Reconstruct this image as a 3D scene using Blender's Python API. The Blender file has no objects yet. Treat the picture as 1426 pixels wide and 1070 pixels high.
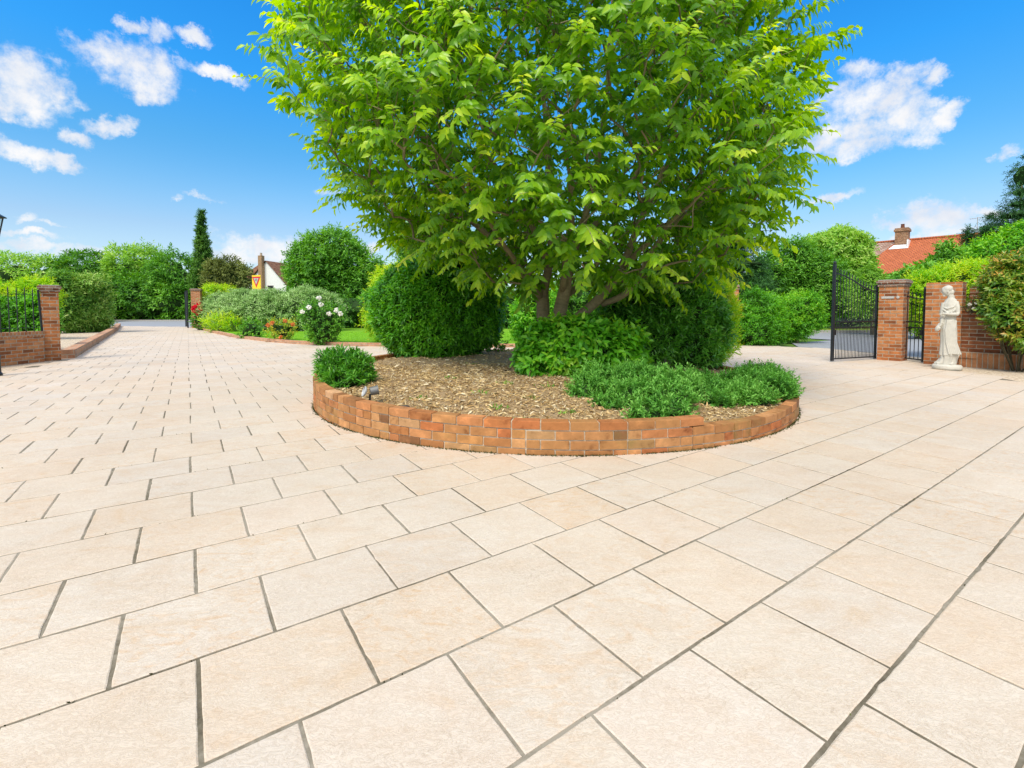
import bpy, math
import numpy as np
from mathutils import Vector

S = bpy.context.scene
COL = S.collection
R = math.radians
PI = math.pi

# ------------------------------------------------------------------ camera model (photo 1426 x 1070)
F, CX, PT, YH, H = 657.0, 713.0, R(2.5), 432.0, 1.125
CY = YH + F * math.tan(PT)

def ray(x, y):
    d = ((x - CX) / F, 1.0, -(y - CY) / F)
    c, s = math.cos(-PT), math.sin(-PT)
    return np.array([d[0], c * d[1] - s * d[2], s * d[1] + c * d[2]])

def G(x, y, z=0.0):
    r = ray(x, y)
    return r * ((z - H) / r[2]) + np.array([0, 0, H])

def at(x, y, Y):
    r = ray(x, y)
    return r * (Y / r[1]) + np.array([0, 0, H])

cam = bpy.data.cameras.new('camera')
cam.sensor_width = 36.0
cam.sensor_fit = 'HORIZONTAL'
cam.lens = F / 1426.0 * 36.0
cam.shift_y = (CY - 535.0) / 1426.0
cam.clip_start = 0.05
cam.clip_end = 3000
cam_ob = bpy.data.objects.new('camera', cam)
cam_ob.location = (0, 0, H)
cam_ob.rotation_euler = (R(90) - PT, 0, 0)
COL.objects.link(cam_ob)
S.camera = cam_ob

# ------------------------------------------------------------------ mesh building
class MB:
    def __init__(self):
        self.V, self.v, self.uv, self.Fc, self.n = [], [], [], {}, 0
    def add(self, V, faces, v=0.0, uv=None):
        V = np.asarray(V, float).reshape(-1, 3)
        k = len(V)
        self.V.append(V)
        self.v.append(np.broadcast_to(np.asarray(v, float), (k,)))
        self.uv.append(np.zeros((k, 3)) if uv is None else np.asarray(uv, float).reshape(-1, 3))
        if isinstance(faces, np.ndarray):
            self.Fc.setdefault(faces.shape[1], []).append(faces + self.n)
        else:
            by = {}
            for f in faces:
                by.setdefault(len(f), []).append(f)
            for q, fs in by.items():
                self.Fc.setdefault(q, []).append(np.array(fs, int) + self.n)
        self.n += k
        return self
    def mesh(self, name, mat, smooth=False):
        me = bpy.data.meshes.new(name)
        V = np.concatenate(self.V)
        me.vertices.add(len(V))
        me.vertices.foreach_set('co', V.ravel())
        loops, starts, c = [], [], 0
        for q, fs in self.Fc.items():
            a = np.concatenate(fs)
            loops.append(a.ravel())
            starts.append(c + np.arange(len(a)) * q)
            c += a.size
        loops = np.concatenate(loops)
        starts = np.concatenate(starts)
        me.loops.add(len(loops))
        me.loops.foreach_set('vertex_index', loops.astype(np.int32))
        me.polygons.add(len(starts))
        me.polygons.foreach_set('loop_start', starts.astype(np.int32))
        me.update(calc_edges=True)
        me.validate()
        at_ = me.attributes.new('v', 'FLOAT', 'POINT')
        at_.data.foreach_set('value', np.concatenate(self.v))
        uv = np.concatenate(self.uv)
        if uv.any():
            a2 = me.attributes.new('uvm', 'FLOAT_VECTOR', 'POINT')
            a2.data.foreach_set('vector', uv.ravel())
        me.polygons.foreach_set('use_smooth', np.full(len(starts), bool(smooth)))
        if mat is not None:
            me.materials.append(mat)
        return me
    def build(self, name, mat, parent=None, loc=None, smooth=False):
        o = bpy.data.objects.new(name, self.mesh(name, mat, smooth))
        COL.objects.link(o)
        if parent is not None:
            o.parent = parent
        if loc is not None:
            o.location = loc
        return o

def tag(o, label=None, cat=None, group=None, kind=None):
    if label: o['label'] = label
    if cat: o['category'] = cat
    if group: o['group'] = group
    if kind: o['kind'] = kind
    return o

def thing(name, label, cat, loc=(0, 0, 0), rz=0.0, group=None):
    o = bpy.data.objects.new(name, None)
    o.empty_display_size = 0.2
    o.location = loc
    o.rotation_euler = (0, 0, rz)
    COL.objects.link(o)
    return tag(o, label, cat, group)

def copy_tree(o, parent=None):
    c = o.copy()
    COL.objects.link(c)
    c.parent = parent
    for ch in list(o.children):
        copy_tree(ch, c)
    return c

def box(mb, x0, x1, y0, y1, z0, z1, v=0.0, skip=()):
    """axis aligned box, faces with their own vertices and metric uv"""
    fs = {
        'f': [(x0, y0, z0), (x1, y0, z0), (x1, y0, z1), (x0, y0, z1)],
        'b': [(x1, y1, z0), (x0, y1, z0), (x0, y1, z1), (x1, y1, z1)],
        'l': [(x0, y1, z0), (x0, y0, z0), (x0, y0, z1), (x0, y1, z1)],
        'r': [(x1, y0, z0), (x1, y1, z0), (x1, y1, z1), (x1, y0, z1)],
        't': [(x0, y0, z1), (x1, y0, z1), (x1, y1, z1), (x0, y1, z1)],
        'd': [(x0, y1, z0), (x1, y1, z0), (x1, y0, z0), (x0, y0, z0)]}
    for k, q in fs.items():
        if k in skip:
            continue
        if k in 'fb':
            uv = [(p[0] + 0.11, p[2], 0) for p in q]
        elif k in 'lr':
            uv = [(p[1], p[2], 0) for p in q]
        else:
            uv = [(p[0], p[1], 0) for p in q]
        mb.add(q, [(0, 1, 2, 3)], v, uv)
    return mb

def perp(d):
    d = d / (np.linalg.norm(d, axis=-1, keepdims=True) + 1e-9)
    ref = np.where(np.abs(d[..., 2:3]) > 0.9, np.array([1.0, 0, 0]), np.array([0, 0, 1.0]))
    u = np.cross(d, ref)
    u /= np.linalg.norm(u, axis=-1, keepdims=True) + 1e-9
    w = np.cross(u, d)
    return u, w

def tube(mb, pts, rad, sides=6, v=0.0, cap=True):
    pts = np.asarray(pts, float)
    n = len(pts)
    rad = np.broadcast_to(np.asarray(rad, float), (n,))
    d = np.gradient(pts, axis=0)
    d /= np.linalg.norm(d, axis=1, keepdims=True) + 1e-9
    u0 = perp(d[0])[0]
    a = np.arange(sides) * 2 * PI / sides
    V = []
    for i in range(n):
        u0 = u0 - d[i] * np.dot(u0, d[i])
        u0 /= np.linalg.norm(u0) + 1e-9
        w = np.cross(d[i], u0)
        V.append(pts[i] + rad[i] * (np.cos(a)[:, None] * u0 + np.sin(a)[:, None] * w))
    V = np.concatenate(V)
    i = np.arange(n - 1)[:, None] * sides
    j = np.arange(sides)[None]
    k = (j + 1) % sides
    fq = np.stack([i + j, i + k, i + sides + k, i + sides + j], -1).reshape(-1, 4)
    seg = np.concatenate([[0], np.cumsum(np.linalg.norm(np.diff(pts, axis=0), axis=1))])
    uv = np.stack([np.tile(a / (2 * PI), n), np.repeat(seg, sides), np.zeros(n * sides)], 1)
    base = mb.n
    mb.add(V, fq, v, uv)
    if cap and sides > 2:
        mb.Fc.setdefault(sides, []).append(np.array([list(range(base, base + sides))[::-1], list(range(base + (n - 1) * sides, base + n * sides))]))
    return mb

def lathe(mb, prof, seg=16, c=(0, 0, 0), v=0.0, sx=1.0, sy=1.0):
    """prof: (radius, z) rows, bottom to top"""
    a = np.arange(seg) * 2 * PI / seg
    V = np.concatenate([np.stack([c[0] + sx * r * np.cos(a), c[1] + sy * r * np.sin(a), np.full(seg, c[2] + z)], 1) for r, z in prof])
    n = len(prof)
    i = np.arange(n - 1)[:, None] * seg
    j = np.arange(seg)[None]
    k = (j + 1) % seg
    base = mb.n
    mb.add(V, np.stack([i + j, i + k, i + seg + k, i + seg + j], -1).reshape(-1, 4), v)
    mb.Fc.setdefault(seg, []).append(np.array([list(range(base, base + seg))[::-1], list(range(base + (n - 1) * seg, base + n * seg))]))
    return mb

def sheet(mb, poly, z=0.0, v=0.0):
    P = [(p[0], p[1], z) for p in poly]
    return mb.add(P, [tuple(range(len(P)))], v, P)

def unit(a):
    return a / (np.linalg.norm(a, axis=-1, keepdims=True) + 1e-9)

# ------------------------------------------------------------------ leaves
def leaves(mb, P, D, N, L, W, kind='full', droop=0.25, fold=0.3, v=0.0):
    K = len(P)
    L = np.broadcast_to(np.asarray(L, float), (K,))[:, None]
    W = np.broadcast_to(np.asarray(W, float), (K,))[:, None] * 0.5
    D = unit(D)
    Sd = unit(np.cross(D, N))
    N = np.cross(Sd, D)
    def pt(t, w):
        c = P + D * L * t - N * (droop * L * t * t)
        return c + Sd * (w * W) + N * (abs(w) * fold * W)
    if kind == 'full':
        V = np.stack([pt(0, 0), pt(.3, -.92), pt(.26, 0), pt(.3, .92), pt(.68, -.72), pt(.66, 0), pt(.68, .72), pt(1, 0)], 1)
        tri = np.array([[0, 2, 1], [0, 3, 2], [4, 5, 7], [5, 6, 7]])
        qd = np.array([[1, 2, 5, 4], [2, 3, 6, 5]])
        b = (np.arange(K) * 8)[:, None, None]
        base = mb.n
        mb.add(V.reshape(-1, 3), (tri[None] + b).reshape(-1, 3), np.repeat(np.broadcast_to(v, (K,)), 8))
        mb.Fc.setdefault(4, []).append((qd[None] + b).reshape(-1, 4) + base)
    elif kind == 'mid':
        V = np.stack([pt(0, 0), pt(.42, -1), pt(.42, 1), pt(1, 0)], 1)
        tri = np.array([[0, 3, 1], [0, 2, 3]])
        b = (np.arange(K) * 4)[:, None, None]
        mb.add(V.reshape(-1, 3), (tri[None] + b).reshape(-1, 3), np.repeat(np.broadcast_to(v, (K,)), 4))
    else:
        V = np.stack([pt(0, -1), pt(0, 1), pt(1, 0)], 1)
        tri = np.array([[0, 1, 2]])
        b = (np.arange(K) * 3)[:, None, None]
        mb.add(V.reshape(-1, 3), (tri[None] + b).reshape(-1, 3), np.repeat(np.broadcast_to(v, (K,)), 3))
    return mb

def shoots(rng, mb, B, Dr, Ls, n, L, W, ang=0.9, sag=0.2, kind='full', droop=0.25, fold=0.3, tipv=0.25, vs=None, bend=0.0, jit=0.25, t0=0.15, flat=0.0):
    """n leaves set spirally along each shoot"""
    K = len(B)
    Ls = np.broadcast_to(np.asarray(Ls, float), (K,))
    t = t0 + (1 - t0) * (np.arange(n) + 1) / n
    u, w = perp(Dr)
    pos = B[:, None] + Dr[:, None] * (Ls[:, None] * t[None])[..., None]
    pos[..., 2] -= bend * Ls[:, None] * t[None] ** 2
    if flat:
        phi = (np.arange(n) % 2) * PI + rng.normal(0, .35, (K, n))
    else:
        phi = 2.4 * np.arange(n)[None] + rng.uniform(0, 6.28, (K, 1)) + rng.normal(0, .3, (K, n))
    an = (ang * (1.15 - 0.55 * t))[None] + rng.normal(0, jit, (K, n))
    rad = u[:, None] * np.cos(phi)[..., None] + w[:, None] * np.sin(phi)[..., None]
    D = Dr[:, None] * np.cos(an)[..., None] + rad * np.sin(an)[..., None]
    D[..., 2] -= sag
    N = Dr[:, None] * np.sin(an)[..., None] - rad * np.cos(an)[..., None] * 0.6
    N[..., 2] += 0.5
    N += rng.normal(0, .25, N.shape)
    if vs is None:
        vs = rng.uniform(0, 1, K)
    v = np.clip(vs[:, None] * 0.55 + rng.uniform(0, .35, (K, n)) + tipv * (t ** 2)[None] - 0.02, 0, 1)
    LL = L * rng.uniform(.7, 1.15, (K, n)) * (1.0 - 0.25 * t[None] ** 3)
    leaves(mb, pos.reshape(-1, 3), D.reshape(-1, 3), N.reshape(-1, 3), LL.ravel(), (LL * W / L).ravel(), kind, droop, fold, v.ravel())
    return mb

def surf(rng, lumps, K, depth=0.25, rough=0.12, floor=0.02, inside=0.86):
    """points and outward normals on the skin of a union of ellipsoids"""
    Lp = np.asarray(lumps, float)
    A = (Lp[:, 3] * Lp[:, 4] + Lp[:, 3] * Lp[:, 5] + Lp[:, 4] * Lp[:, 5])
    Ps, Ns, got = [], [], 0
    for it in range(40):
        m = int((K - got) * 2) + 64
        idx = rng.choice(len(Lp), m, p=A / A.sum())
        d = unit(rng.normal(size=(m, 3)))
        c, r = Lp[idx, :3], Lp[idx, 3:]
        ph = idx[:, None] * 1.7
        nz = np.sin(d * 5 + ph).sum(1) * .33 + np.sin(d[:, ::-1] * 9 + ph * 2).sum(1) * .2
        rr = (1 + rough * nz) * (1 - depth * rng.uniform(0, 1, m) ** 2)
        p = c + d * r * rr[:, None]
        ok = p[:, 2] > floor
        for j in range(len(Lp)):
            q = (((p - Lp[j, :3]) / Lp[j, 3:]) ** 2).sum(1)
            ok &= (q > inside ** 2) | (idx == j)
        n = unit(d / r)
        Ps.append(p[ok]); Ns.append(n[ok])
        got += ok.sum()
        if got >= K:
            break
    return np.concatenate(Ps)[:K], np.concatenate(Ns)[:K]

def knobs(rng, lumps, k=6, f=(.3, .5)):
    """smaller lumps on the skin of the big ones: an uneven outline"""
    out = list(lumps)
    for l in lumps:
        for i in range(k):
            d = unit(rng.normal(size=3))
            if d[2] < -.4: d[2] = -d[2]
            s = rng.uniform(*f)
            out.append((l[0] + d[0] * l[3] * (1 - s * .45), l[1] + d[1] * l[4] * (1 - s * .45), l[2] + d[2] * l[5] * (1 - s * .45), l[3] * s, l[4] * s, l[5] * s))
    return out

# ------------------------------------------------------------------ materials
def mat_new(name):
    m = bpy.data.materials.new(name)
    m.use_nodes = True
    nt = m.node_tree
    nt.nodes.clear()
    return m, nt

def nd(nt, t, **kw):
    n = nt.nodes.new(t)
    for k, v in kw.items():
        if k == 'inp':
            for kk, vv in v.items():
                n.inputs[kk].default_value = vv
        else:
            setattr(n, k, v)
    return n

def ramp(nt, stops, interp='LINEAR'):
    r = nt.nodes.new('ShaderNodeValToRGB')
    cr = r.color_ramp
    cr.interpolation = interp
    while len(cr.elements) < len(stops):
        cr.elements.new(0.5)
    for e, (p, c) in zip(cr.elements, stops):
        e.position = p
        e.color = (c[0], c[1], c[2], 1)
    return r

def leaf_mat(name, cols, trans=0.35, rough=0.42, spec=0.35, tcol=None):
    m, nt = mat_new(name)
    out = nd(nt, 'ShaderNodeOutputMaterial')
    a = nd(nt, 'ShaderNodeAttribute', attribute_name='v')
    k = len(cols)
    cr = ramp(nt, [(i / (k - 1), c) for i, c in enumerate(cols)])
    nt.links.new(a.outputs['Fac'], cr.inputs[0])
    p = nd(nt, 'ShaderNodeBsdfPrincipled', inp={'Roughness': rough, 'Specular IOR Level': spec})
    tr = nd(nt, 'ShaderNodeBsdfTranslucent')
    hs = nd(nt, 'ShaderNodeHueSaturation', inp={'Hue': 0.482, 'Saturation': 1.1, 'Value': 1.7})
    mx = nd(nt, 'ShaderNodeMixShader', inp={'Fac': trans})
    L = nt.links.new
    L(cr.outputs[0], p.inputs['Base Color'])
    L(cr.outputs[0], hs.inputs['Color'])
    L(hs.outputs[0], tr.inputs['Color'])
    L(p.outputs[0], mx.inputs[1]); L(tr.outputs[0], mx.inputs[2])
    L(mx.outputs[0], out.inputs[0])
    return m

def simple_mat(name, col, rough=0.6, metal=0.0, nscale=30.0, namp=0.25, bump=0.0, spec=0.5, coord='Object'):
    m, nt = mat_new(name)
    out = nd(nt, 'ShaderNodeOutputMaterial')
    tc = nd(nt, 'ShaderNodeTexCoord')
    no = nd(nt, 'ShaderNodeTexNoise', inp={'Scale': nscale, 'Detail': 5.0, 'Roughness': .6})
    nt.links.new(tc.outputs[coord], no.inputs['Vector'])
    c = np.array(col)
    cr = ramp(nt, [(.25, c * (1 - namp)), (.75, np.minimum(c * (1 + namp), 1))])
    nt.links.new(no.outputs['Fac'], cr.inputs[0])
    p = nd(nt, 'ShaderNodeBsdfPrincipled', inp={'Roughness': rough, 'Metallic': metal, 'Specular IOR Level': spec})
    nt.links.new(cr.outputs[0], p.inputs['Base Color'])
    if bump:
        b = nd(nt, 'ShaderNodeBump', inp={'Strength': bump, 'Distance': .01})
        nt.links.new(no.outputs['Fac'], b.inputs['Height'])
        nt.links.new(b.outputs[0], p.inputs['Normal'])
    nt.links.new(p.outputs[0], out.inputs[0])
    return m

def bark_mat(name, c0, c1):
    m, nt = mat_new(name)
    out = nd(nt, 'ShaderNodeOutputMaterial')
    a = nd(nt, 'ShaderNodeAttribute', attribute_name='uvm')
    mp = nd(nt, 'ShaderNodeMapping', inp={'Scale': (5, 22, 1)})
    no = nd(nt, 'ShaderNodeTexNoise', inp={'Scale': 1.0, 'Detail': 6.0, 'Roughness': .65})
    tc = nd(nt, 'ShaderNodeTexCoord')
    n2 = nd(nt, 'ShaderNodeTexNoise', inp={'Scale': 6.0, 'Detail': 4.0})
    mix = nd(nt, 'ShaderNodeMath', operation='ADD')
    ml = nd(nt, 'ShaderNodeMath', operation='MULTIPLY', inp={1: .5})
    cr = ramp(nt, [(.3, c0), (.7, c1)])
    p = nd(nt, 'ShaderNodeBsdfPrincipled', inp={'Roughness': .75, 'Specular IOR Level': .3})
    b = nd(nt, 'ShaderNodeBump', inp={'Strength': .6, 'Distance': .01})
    L = nt.links.new
    L(a.outputs['Vector'], mp.inputs[0]); L(mp.outputs[0], no.inputs['Vector'])
    L(tc.outputs['Object'], n2.inputs['Vector'])
    L(no.outputs['Fac'], mix.inputs[0]); L(n2.outputs['Fac'], mix.inputs[1])
    L(mix.outputs[0], ml.inputs[0]); L(ml.outputs[0], cr.inputs[0])
    L(cr.outputs[0], p.inputs['Base Color']); L(ml.outputs[0], b.inputs['Height']); L(b.outputs[0], p.inputs['Normal'])
    L(p.outputs[0], out.inputs[0])
    return m

BRICKS = [(0, (.2, .07, .028)), (.15, (.42, .145, .05)), (.4, (.54, .205, .07)), (.6, (.47, .165, .055)), (.85, (.58, .27, .115)), (.95, (.5, .2, .08)), (1, (.13, .06, .04))]

def brick_mat(name, w=.225, h=.075, mortar=(.45, .38, .29), stops=BRICKS, msize=.008):
    m, nt = mat_new(name)
    L = nt.links.new
    out = nd(nt, 'ShaderNodeOutputMaterial')
    a = nd(nt, 'ShaderNodeAttribute', attribute_name='uvm')
    br = nd(nt, 'ShaderNodeTexBrick', inp={'Color1': (0, 0, 0, 1), 'Color2': (1, 1, 1, 1), 'Mortar': (.5, .5, .5, 1), 'Scale': 1.0, 'Mortar Size': msize,
                                           'Mortar Smooth': .3, 'Bias': 0.0, 'Brick Width': w, 'Row Height': h})
    nz = nd(nt, 'ShaderNodeTexNoise', inp={'Scale': 25.0, 'Detail': 6.0, 'Roughness': .7})
    wrp = nd(nt, 'ShaderNodeVectorMath', operation='SCALE', inp={'Scale': .012})
    ad = nd(nt, 'ShaderNodeVectorMath', operation='ADD')
    L(a.outputs['Vector'], nz.inputs['Vector'])
    L(nz.outputs['Color'], wrp.inputs[0]); L(wrp.outputs[0], ad.inputs[0]); L(a.outputs['Vector'], ad.inputs[1])
    L(ad.outputs[0], br.inputs['Vector'])
    cr = ramp(nt, stops)
    L(br.outputs['Color'], cr.inputs[0])
    mx = nd(nt, 'ShaderNodeMix', data_type='RGBA', inp={7: (*mortar, 1)})
    L(br.outputs['Fac'], mx.inputs[0]); L(cr.outputs[0], mx.inputs[6])
    n2 = nd(nt, 'ShaderNodeTexNoise', inp={'Scale': 9.0, 'Detail': 8.0, 'Roughness': .7})
    L(a.outputs['Vector'], n2.inputs['Vector'])
    c2 = ramp(nt, [(.3, (.62, .62, .62)), (.7, (1.2, 1.15, 1.1))])
    L(n2.outputs['Fac'], c2.inputs[0])
    m2 = nd(nt, 'ShaderNodeMix', data_type='RGBA', blend_type='MULTIPLY', inp={0: 1.0})
    L(mx.outputs[2], m2.inputs[6]); L(c2.outputs[0], m2.inputs[7])
    p = nd(nt, 'ShaderNodeBsdfPrincipled', inp={'Roughness': .85, 'Specular IOR Level': .25})
    L(m2.outputs[2], p.inputs['Base Color'])
    sb = nd(nt, 'ShaderNodeMath', operation='SUBTRACT', inp={0: 1.0})
    L(br.outputs['Fac'], sb.inputs[1])
    ad2 = nd(nt, 'ShaderNodeMath', operation='MULTIPLY_ADD', inp={1: .25})
    L(n2.outputs['Fac'], ad2.inputs[0]); L(sb.outputs[0], ad2.inputs[2])
    b = nd(nt, 'ShaderNodeBump', inp={'Strength': .8, 'Distance': .008})
    L(ad2.outputs[0], b.inputs['Height']); L(b.outputs[0], p.inputs['Normal'])
    L(p.outputs[0], out.inputs[0])
    return m

M = {}
M['brick'] = brick_mat('orange_brick')
M['brick_edge'] = brick_mat('brick_on_edge', w=.075, h=.24)
M['iron'] = simple_mat('black_iron', (.012, .015, .018), rough=.38, metal=0.0, namp=.3, nscale=40)
M['stone'] = simple_mat('weathered_white_stone', (.52, .49, .42), rough=.8, nscale=14, namp=.12, bump=.25)
M['soil'] = simple_mat('brown_soil', (.32, .215, .11), rough=.95, nscale=25, namp=.4, bump=.6)
M['twig'] = simple_mat('twig_bark', (.07, .06, .03), rough=.9, nscale=20, namp=.4)
M['inner'] = simple_mat('shaded_inner_core', (.022, .05, .012), rough=.9, nscale=14, namp=.5, spec=.1)  # solid core that closes gaps, its dark colour carries the shade inside bushes
M['bark'] = bark_mat('tree_bark', (.12, .095, .055), (.34, .275, .17))
M['white_wall'] = simple_mat('white_render', (.8, .8, .78), rough=.8, nscale=2, namp=.04)
M['dark'] = simple_mat('dark_opening', (.02, .02, .024), rough=.3)

# ------------------------------------------------------------------ plants
def plant(name, label, cat, Y, px, mat, K, n, L, W, ls, kind='mid', group=None, ang=.9, sag=.15, out=1.0, up=.5, rnd=.45, rough=.12, droop=.25, fold=.3,
          depth=.3, dfac=.8, kn=6, knf=(.3, .5), core=.72, stems=True, trunk=None, seed=1, tipv=.25, root=None, flat=0.0, bend=0.0, inside=.86, foliage='foliage', core_mat=None):
    """a bush or tree; px = ellipses of its crown (cx, cy, rx, ry, dY) at distance Y"""
    rng = np.random.default_rng(seed)
    lumps = []
    for e in px:
        cx, cy, rx, ry = e[:4]
        yy = Y + (e[4] if len(e) > 4 else 0)
        c = at(cx, cy, yy)
        s = yy / F
        lumps.append([c[0], c[1], c[2], rx * s, (rx * .5 + ry * .5) * s * dfac, ry * s])
    lumps = np.array(lumps)
    wts = lumps[:, 3] * lumps[:, 5]
    bx = (lumps[:, 0] * wts).sum() / wts.sum()
    by = (lumps[:, 1] * wts).sum() / wts.sum()
    bz = 0.0 if root is None else root
    lumps[:, :3] -= (bx, by, bz)
    o = thing(name, label, cat, (bx, by, bz), 0, group)
    full = knobs(rng, [tuple(l) for l in lumps], kn, knf) if kn else [tuple(l) for l in lumps]
    P, Nn = surf(rng, full, K, depth, rough, floor=.03, inside=inside)
    D = unit(Nn * out + np.array([0, 0, up]) + rng.normal(0, rnd, P.shape))
    mb = MB()
    # neighbouring shoots share a tone: light and dark clumps of growth
    cs = P[rng.choice(len(P), max(6, len(P) // 40))]
    ct = rng.uniform(0, 1, len(cs))
    vs = np.empty(len(P))
    for i0 in range(0, len(P), 4000):
        q = P[i0:i0 + 4000]
        vs[i0:i0 + 4000] = ct[((q[:, None] - cs[None]) ** 2).sum(-1).argmin(1)]
    vs = .6 * vs + .4 * rng.uniform(0, 1, len(P))
    shoots(rng, mb, P - D * ls * .5, D, ls * rng.uniform(.7, 1.3, len(P)), n, L, W, ang, sag, kind, droop, fold, tipv, vs, flat=flat, bend=bend)
    mb.build(foliage, mat, o, smooth=True)
    sb = MB()
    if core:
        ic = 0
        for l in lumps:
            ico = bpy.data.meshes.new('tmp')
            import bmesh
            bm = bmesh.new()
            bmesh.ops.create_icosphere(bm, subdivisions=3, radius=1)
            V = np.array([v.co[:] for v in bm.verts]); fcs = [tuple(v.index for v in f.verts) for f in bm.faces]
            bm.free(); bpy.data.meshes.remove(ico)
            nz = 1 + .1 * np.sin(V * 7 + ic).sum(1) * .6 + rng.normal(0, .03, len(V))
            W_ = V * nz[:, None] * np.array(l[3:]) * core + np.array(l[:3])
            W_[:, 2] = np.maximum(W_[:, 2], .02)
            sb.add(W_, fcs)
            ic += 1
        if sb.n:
            sb.build('shaded_inner_core', core_mat or M['inner'], o)
    st = MB()
    if trunk:
        r0, top = trunk
        pts = [(0, 0, -.05), (rng.normal(0, .1) * r0 * 3, 0, top * .5), (0, 0, top)]
        tube(st, pts, [r0 * 1.3, r0, r0 * .7], 7)
        for l in lumps[:8]:
            a = np.array(pts[1]) * (1, 1, 1.2)
            b = np.array(l[:3])
            m_ = (a + b) / 2 + np.array([0, 0, -.1 * np.linalg.norm(b - a)])
            tube(st, [a, m_, b], [r0 * .5, r0 * .35, r0 * .12], 5)
        st.build('trunk', M['bark'], o, smooth=True)
    elif stems:
        sel = rng.choice(len(P), min(26, len(P)), replace=False)
        for i in sel:
            b = P[i]
            a = np.array([b[0] * .12, b[1] * .12, -.02])
            m_ = a * .5 + b * .5 + np.array([b[0] * .12, b[1] * .12, -.05])
            tube(st, [a, m_, b], [.012, .009, .004], 4)
        st.build('stemwork', M['twig'], o)
    return o

# ================================================================== LIGHT AND SKY
SUN_EL, SUN_AZ = R(54), R(208)            # azimuth clockwise from +Y: behind the viewer, a little to the left
EXPO = 0.845

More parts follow.
